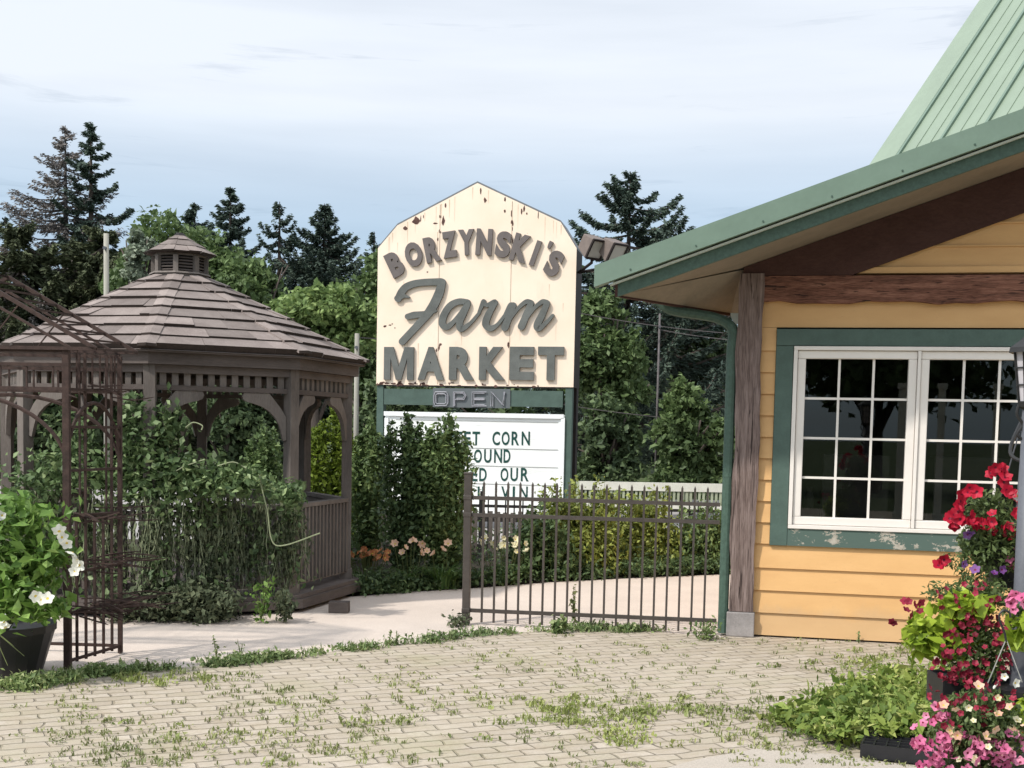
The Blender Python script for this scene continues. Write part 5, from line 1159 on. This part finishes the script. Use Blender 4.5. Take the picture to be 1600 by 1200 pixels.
# hook-hanger pot
c3 = Vector((at(1588, 1000, 4.85).x+.03, 4.85, zt1+.0)); hk = at(1570, 1002, 4.72)
def pf3(r_):
    pot(Vector((c3.x, c3.y, zt1+.001)), .10, .15, .16, MT['black_plastic'], r_)
    mb = MB(); mb.tube(bez([at(x, y, 4.72) for x, y in ((1579, 965), (1577, 957), (1568, 954), (1561, 962), (1564, 975), (1570, 990), (1572, 1003))], 5), .0045, 6); mb.build('hook', MT['black_plastic'], r_)
    mb = MB(); mb.tube([at(1571, 1001, 4.72), at(1543, 1068, 4.70)], .0022, 4); mb.tube([at(1573, 1001, 4.72), at(1597, 1066, 4.70)], .0022, 4); mb.build('hanger_wire', plain('pale_wire', (.28, .28, .26), .5), r_)
petunia('round black pot with a hooked hanger and lime leaves at the right edge', c3, [('big', 1592, 985, 4.8, 26, 20, 34, 46, 'lime', .07), ('big', 1590, 1110, 4.7, 18, 10, 34, 14, 'lime', .07), ('fl', 1590, 940, 4.8, 14, 20, 18, 9, 'pink', .021), ('leaf', 1595, 960, 4.85, 26, 30, 24, 260, 'petleaf', .03)], potf=pf3, par_name='hanging_pot', cat_='flower pot')
# pink / cream petunias low
c4 = Vector((at(1530, 1150, 4.75).x, 4.75, 0.0))
def pf4(r_): pot(Vector((c4.x, c4.y, .006)), .15, .20, .26, MT['black_plastic'], r_)
petunia('pot of pink and cream petunias at the bottom right corner', c4, [
 ('leaf', 1530, 1140, 4.72, 84, 70, 66, 4200, 'petleaf', .028), ('leaf', 1530, 1230, 4.7, 96, 70, 60, 2400, 'petleaf', .028),
 ('fl', 1500, 1175, 4.66, 62, 50, 34, 50, 'pink', .019), ('fl', 1455, 1150, 4.68, 30, 30, 56, 46, 'pink', .018), ('fl', 1560, 1165, 4.64, 40, 40, 30, 24, 'pink', .02), ('fl', 1540, 1240, 4.6, 80, 50, 40, 30, 'pink', .025), ('fl', 1530, 1120, 4.66, 72, 50, 50, 16, 'salmon', .018), ('fl', 1520, 1110, 4.66, 70, 50, 40, 10, 'cream', .014), ('fl', 1530, 1150, 4.64, 60, 50, 40, 9, 'cream', .014), ('fl', 1520, 1085, 4.68, 70, 40, 22, 34, 'maroon', .013), ('fl', 1500, 1110, 4.66, 40, 40, 30, 24, 'maroon', .013), ('fl', 1575, 1065, 4.7, 24, 20, 10, 3, 'white', .018)], potf=pf4, par_name='petunia_pot', cat_='flower pot')

# ------------------------------------------------------------------ lamp post with lantern
lp = at(1610, 700, 4.95); LPx, LPy = lp.x, lp.y; lz = at(1600, 640, 4.95).z
lr = root('lamp_post', (LPx, LPy, 0), 'slate grey lamp post with a caged lantern at the right edge', 'lamp post')
mb = MB(); mb.tube([(LPx, LPy, 0), (LPx, LPy, lz-.0)], .038, 14); mb.lathe((LPx, LPy, 0), [(.09, 0), (.09, .04), (.06, .1), (.04, .16)], 14); mb.build('pole', MT['lamp_grey'], lr, smooth=True)
mb = MB(); mb.lathe((LPx, LPy, lz), [(.038, 0), (.055, .01), (.06, .03)], 6); mb.lathe((LPx, LPy, lz+.235), [(.085, 0), (.105, -.01), (.10, .01), (.06, .04), (.03, .07), (.012, .085), (0, .10)], 6)
for j in range(6):
    a = R(60*j); b_ = R(60*(j+1)); lo_ = Vector((LPx+.055*math.cos(a), LPy+.055*math.sin(a), lz+.03)); hi_ = Vector((LPx+.082*math.cos(a), LPy+.082*math.sin(a), lz+.235)); mb.tube([lo_, hi_], .005, 4)
    lo2 = Vector((LPx+.055*math.cos(b_), LPy+.055*math.sin(b_), lz+.03)); hi2 = Vector((LPx+.082*math.cos(b_), LPy+.082*math.sin(b_), lz+.235)); mb.tube([lo_.lerp(lo2, .5), hi_.lerp(hi2, .5)], .0035, 4)
    for f_ in (.0, .33, .66): mb.tube([lo_.lerp(hi_, f_), lo2.lerp(hi2, f_)], .004, 4)
mb.build('lantern_cage', MT['black_iron'], lr)
mb = MB(); mb.lathe((LPx, LPy, lz+.03), [(.050, 0), (.076, .20)], 6); mb.build('lantern_glass', MT['lglass'], lr)
mb = MB(); mb.tube(bez([(LPx-.055, LPy, lz+.02), (LPx-.06, LPy, lz-.02), (LPx-.035, LPy, lz-.06), (LPx-.055, LPy, lz-.10), (LPx-.03, LPy, lz-.12)], 5), .006, 6); mb.tube(bez([(LPx, LPy, lz-.22), (LPx-.02, LPy+.15, lz-.17), (c.x, c.y, c.z+.70)], 6), .008, 6); mb.build('scroll_bracket', MT['black_iron'], lr)

# ------------------------------------------------------------------ mandevilla pot (left)
mc = gr(8, 1052); mc.z = 0; mp_ = root('potted_mandevilla', mc, 'black pot of leafy mandevilla with white trumpet flowers by the arbor', 'potted plant')
pot(mc, .22, .30, .32, MT['black_plastic'], mp_); rng = np.random.default_rng(99); P = []
for px, py, sx, sz, n in ((20, 880, .26, .28, 900), (60, 900, .18, .20, 500), (40, 810, .20, .12, 360), (85, 860, .10, .14, 220), (30, 950, .22, .08, 300), (80, 950, .10, .07, 160), (-20, 860, .25, .3, 500), (18, 785, .1, .06, 90)):
    q = np.array(at(px, py, 7.45)); P.append(q+rng.normal(size=(int(n*.62), 3))*np.array([sx*.44, .12, sz*.50]))
P = np.concatenate(P); P[:, 2] = np.maximum(P[:, 2], .30+.05*rng.uniform(size=len(P))); V, T = leaves(P, .082, rng, .5, .4); npmesh('foliage', V, T, LM['pot'], mp_)
Pf = [np.array(at(x, y, 7.18)) for x, y in ((92, 828), (98, 840), (104, 850), (112, 866), (118, 876), (122, 884), (116, 892), (56, 932), (66, 936), (74, 934), (2, 806), (4, 972), (8, 978), (2, 966))]
for p in Pf: V, T, MI = flowers([p], .034, rng, 5, (.2, -1, .2)); npmesh('bloom', V, T, [LM['white'], LM['throat']], mp_, mi=MI)
mb = MB()
for i in range(9): e_ = at(rng.uniform(-40, 100), rng.uniform(790, 900), 7.4); mb.tube([mc+ZZ*.25, mc.lerp(e_, .5)+ZZ*.1, e_], [.008, .006, .003], 5)
for px, py in ((22, 1010), (38, 1025), (12, 1040)): e_ = at(px, py, 7.2); mb.tube([mc+ZZ*.33+Vector((.02, -.25, 0)), e_], [.004, .002], 4)
mb.build('stem', MT['stem'], mp_)

# ------------------------------------------------------------------ background trees
CG = 'conifers in the tree line'
conifer('tall sparse spruce with bare grey branches, left one of the twin spires', 102, 196, 560, 140, 38, 'conifer_bare', 201, n_br=150, droop=.10, dens=.62, gap=.35, upturn=.15, leaf=.11, power=.9, bark='bark_grey')
conifer('tall dark spruce with clumpy dark boughs, right one of the twin spires', 142, 190, 620, 84, 37.5, 'conifer_blue', 202, n_br=120, sidew=.22, droop=.18, dens=1.15, gap=.3, upturn=.3, leaf=.15, power=.75)
conifer('dull brown-green conifer filling the far left above the arbor', 30, 345, 700, 170, 36, 'conifer_brown', 203, n_br=100, droop=.3, dens=1.8, leaf=.17, power=.5)
conifer('dull conifer standing below the twin spires', 160, 352, 700, 135, 36.5, 'conifer_brown', 204, n_br=120, droop=.3, dens=1.7, leaf=.17, power=.5)
conifer('small dark spruce top at the left frame edge', 8, 338, 600, 60, 41, 'conifer_blue', 205, n_br=50, dens=1.3)
conifer('small spruce tip just above the cupola', 304, 316, 600, 130, 44, 'conifer_blue', 206, n_br=130, dens=1.5, power=.95)
conifer('narrow pointed spruce right of the cupola', 360, 291, 600, 100, 42, 'conifer_blue', 207, n_br=150, dens=1.6, power=.95)
conifer('thin spruce with drooping open branches, between two fuller spruces', 437, 315, 640, 112, 40, 'conifer_blue', 208, n_br=100, sidew=.14, droop=.45, upturn=.6, dens=1.1, gap=.2, power=.9)
conifer('full dark spruce left of the sign', 507, 318, 640, 150, 40, 'conifer_blue', 209, n_br=180, dens=1.7, power=.92)
conifer('dark spruce tip beside the left edge of the sign', 585, 362, 640, 60, 42, 'conifer_blue', 210, n_br=60, dens=1.5)
conifer('large spruce with sweeping upturned boughs behind the green roof', 985, 268, 700, 190, 32, 'conifer_blue', 211, n_br=120, sidew=.12, droop=.10, upturn=.32, dens=1.6, leaf=.13, power=.72)
conifer('dark spruce hidden behind the large one, right of the floodlights', 1090, 380, 700, 100, 38, 'conifer', 212, n_br=70, dens=1.4, power=.6)
DG = 'broadleaf trees in the tree line'
def T(label, *a, **k): return tree('broadleaf_tree', label, 'tree', *a, group=DG, **k)
T('rounded green tree behind the gazebo cupola', 165, 400, 335, 620, 34, 'decid', .17, nl=20, ncl=40, per=26, seed=301)
T('pale silvery tree just left of the cupola', 182, 248, 355, 460, 32, 'silver', .13, nl=8, ncl=30, per=14, seed=302)
T('green tree between the cupola and the full spruce', 320, 480, 352, 620, 33, 'decid', .17, nl=14, ncl=36, per=26, seed=303)
T('bright green rounded tree above the right slope of the gazebo roof', 385, 600, 425, 640, 25, 'decid_bright', .13, nl=18, ncl=44, per=28, seed=304)
T('tree beside the left edge of the sign, darker green', 520, 620, 400, 700, 30, 'decid', .15, nl=12, ncl=36, per=24, seed=305)
T('layered green tree right of the sign', 880, 1020, 455, 700, 27, 'decid', .14, nl=16, ncl=40, per=28, seed=306)
T('tree with small dark leaves behind the downspout elbow', 1000, 1160, 455, 640, 33, 'decid_dark', .13, nl=10, ncl=34, per=20, seed=307)
T('low bright tree left of the downspout', 1000, 1150, 598, 830, 24, 'decid', .12, nl=14, ncl=38, per=26, seed=308)
T('dark low tree right of the sign post', 890, 1010, 600, 850, 26, 'decid_dark', .13, nl=10, ncl=34, per=26, seed=309)
T('dark tree seen through the centre bay of the gazebo', 260, 460, 560, 820, 28, 'decid_dark', .15, nl=14, ncl=36, per=28, seed=310)
T('dark tree behind the left bays of the gazebo', -60, 200, 500, 820, 30, 'decid_dark', .17, nl=16, ncl=38, per=28, seed=311)
T('dark tree low behind the sign reader board', 500, 720, 560, 830, 29, 'decid_dark', .15, nl=14, ncl=36, per=26, seed=312)
rng = np.random.default_rng(400); P = []
for i in range(520):
    x = rng.uniform(-30, 32); y = rng.uniform(46, 52); hh = 5.2+1.2*math.sin(x*.7)+.6*math.sin(x*2.3); P.append(np.array([x, y, rng.uniform(.2, 1)*hh])+rng.normal(size=(70, 3))*np.array([.7, .6, .55]))
P = np.concatenate(P); P[:, 2] = np.abs(P[:, 2]); V, Tt = leaves(P, .42, rng, .7, .4); o = npmesh('far_woodland', V, Tt, LM['decid_dark']); tag(o, kind='stuff')

# ------------------------------------------------------------------ utility poles and wires
def upole(px, ytop, D, r_, label):
    t = at(px, ytop, D); mb = MB(); mb.tube([(t.x, D, 0), (t.x, D, t.z)], [r_*1.1, r_*.9], 10); b = (t.x, D, 0); o = root('utility_pole', b, label, 'utility pole', 'utility poles by the road')
    mb.build('pole', MT['pole_wood' if r_ > .03 else 'bark_grey'], o, smooth=True); mb = MB(); mb.tube([(t.x, D-r_, t.z-.25), (t.x, D-r_-.06, t.z-.25)], .03, 6); mb.build('insulator', MT['lamp_grey'], o); return t
ut1 = upole(166, 365, 21, .048, 'pale wooden utility pole rising behind the left slope of the gazebo roof')
ut2 = upole(558, 521, 22, .045, 'pale utility pole between the gazebo eave and the sign')
ut3 = upole(1031, 490, 24, .022, 'thin pole among the trees right of the sign')
def wire(name, a, b, sag, label):
    mb = MB(); pts = [a.lerp(b, i/16)-ZZ*sag*4*(i/16)*(1-i/16) for i in range(17)]; mb.tube(pts, .010, 4); o = mb.build('overhead_wire', MT['bark_grey'], loc=pts[0]); tag(o, label, 'wire', 'overhead wires')
wire('w', at(558, 527, 22), at(700, 530, 23), .03, 'wire running from the pole by the gazebo eave behind the sign')
wire('w', at(880, 484, 23.6), at(1130, 520, 24), .05, 'upper wire crossing the trees right of the sign')
wire('w', at(880, 632, 23.6), at(1150, 660, 24), .05, 'lower wire crossing the trees right of the sign')
wire('w', at(1031, 515, 24), at(1200, 535, 24), .04, 'wire from the thin pole passing behind the downspout')

# ------------------------------------------------------------------ behind the camera (what the window glass mirrors)
for i, (x, y, s) in enumerate(((-7, -17, 3.4), (-1, -19, 4.0), (5, -17, 3.6), (11, -20, 4.2), (17, -18, 3.5))):
    rng = np.random.default_rng(500+i); b = Vector((x, y, 0)); r_ = root('broadleaf_tree', b, 'green tree of the row mirrored in the window glass, number %s from the left' % ['one', 'two', 'three', 'four', 'five'][i], 'tree', 'trees opposite the market')
    cc_ = (x, y, s*.95); rd_ = (s, s*.8, s*.95); P = crown_points(rng, cc_, rd_, 16, 30, 18); V, Tt = leaves(P, .32, rng, .7); npmesh('crown', V, Tt, LM['decid'], r_)
    mb = MB(); limbs(mb, b, cc_, rd_, rng, 6, .18, .05); mb.build('trunk', MT['bark'], r_)
for i, x in enumerate((1.35, 2.05, 3.0)):
    mb = MB(); mb.box((x, -4.5, 1.3), (.12, .12, 2.6)); mb.box((x, -4.5, .1), (.17, .17, .2)); mb.box((x, -4.5, 2.55), (.17, .17, .1)); o = mb.build('pergola_post', MT['white_paint'], loc=(x, -4.5, 0)); tag(o, ['white pergola post mirrored at the left of the first sash', 'white pergola post mirrored in the middle of the first sash', 'white pergola post mirrored in the second sash'][i], 'post', 'pergola posts opposite the window')
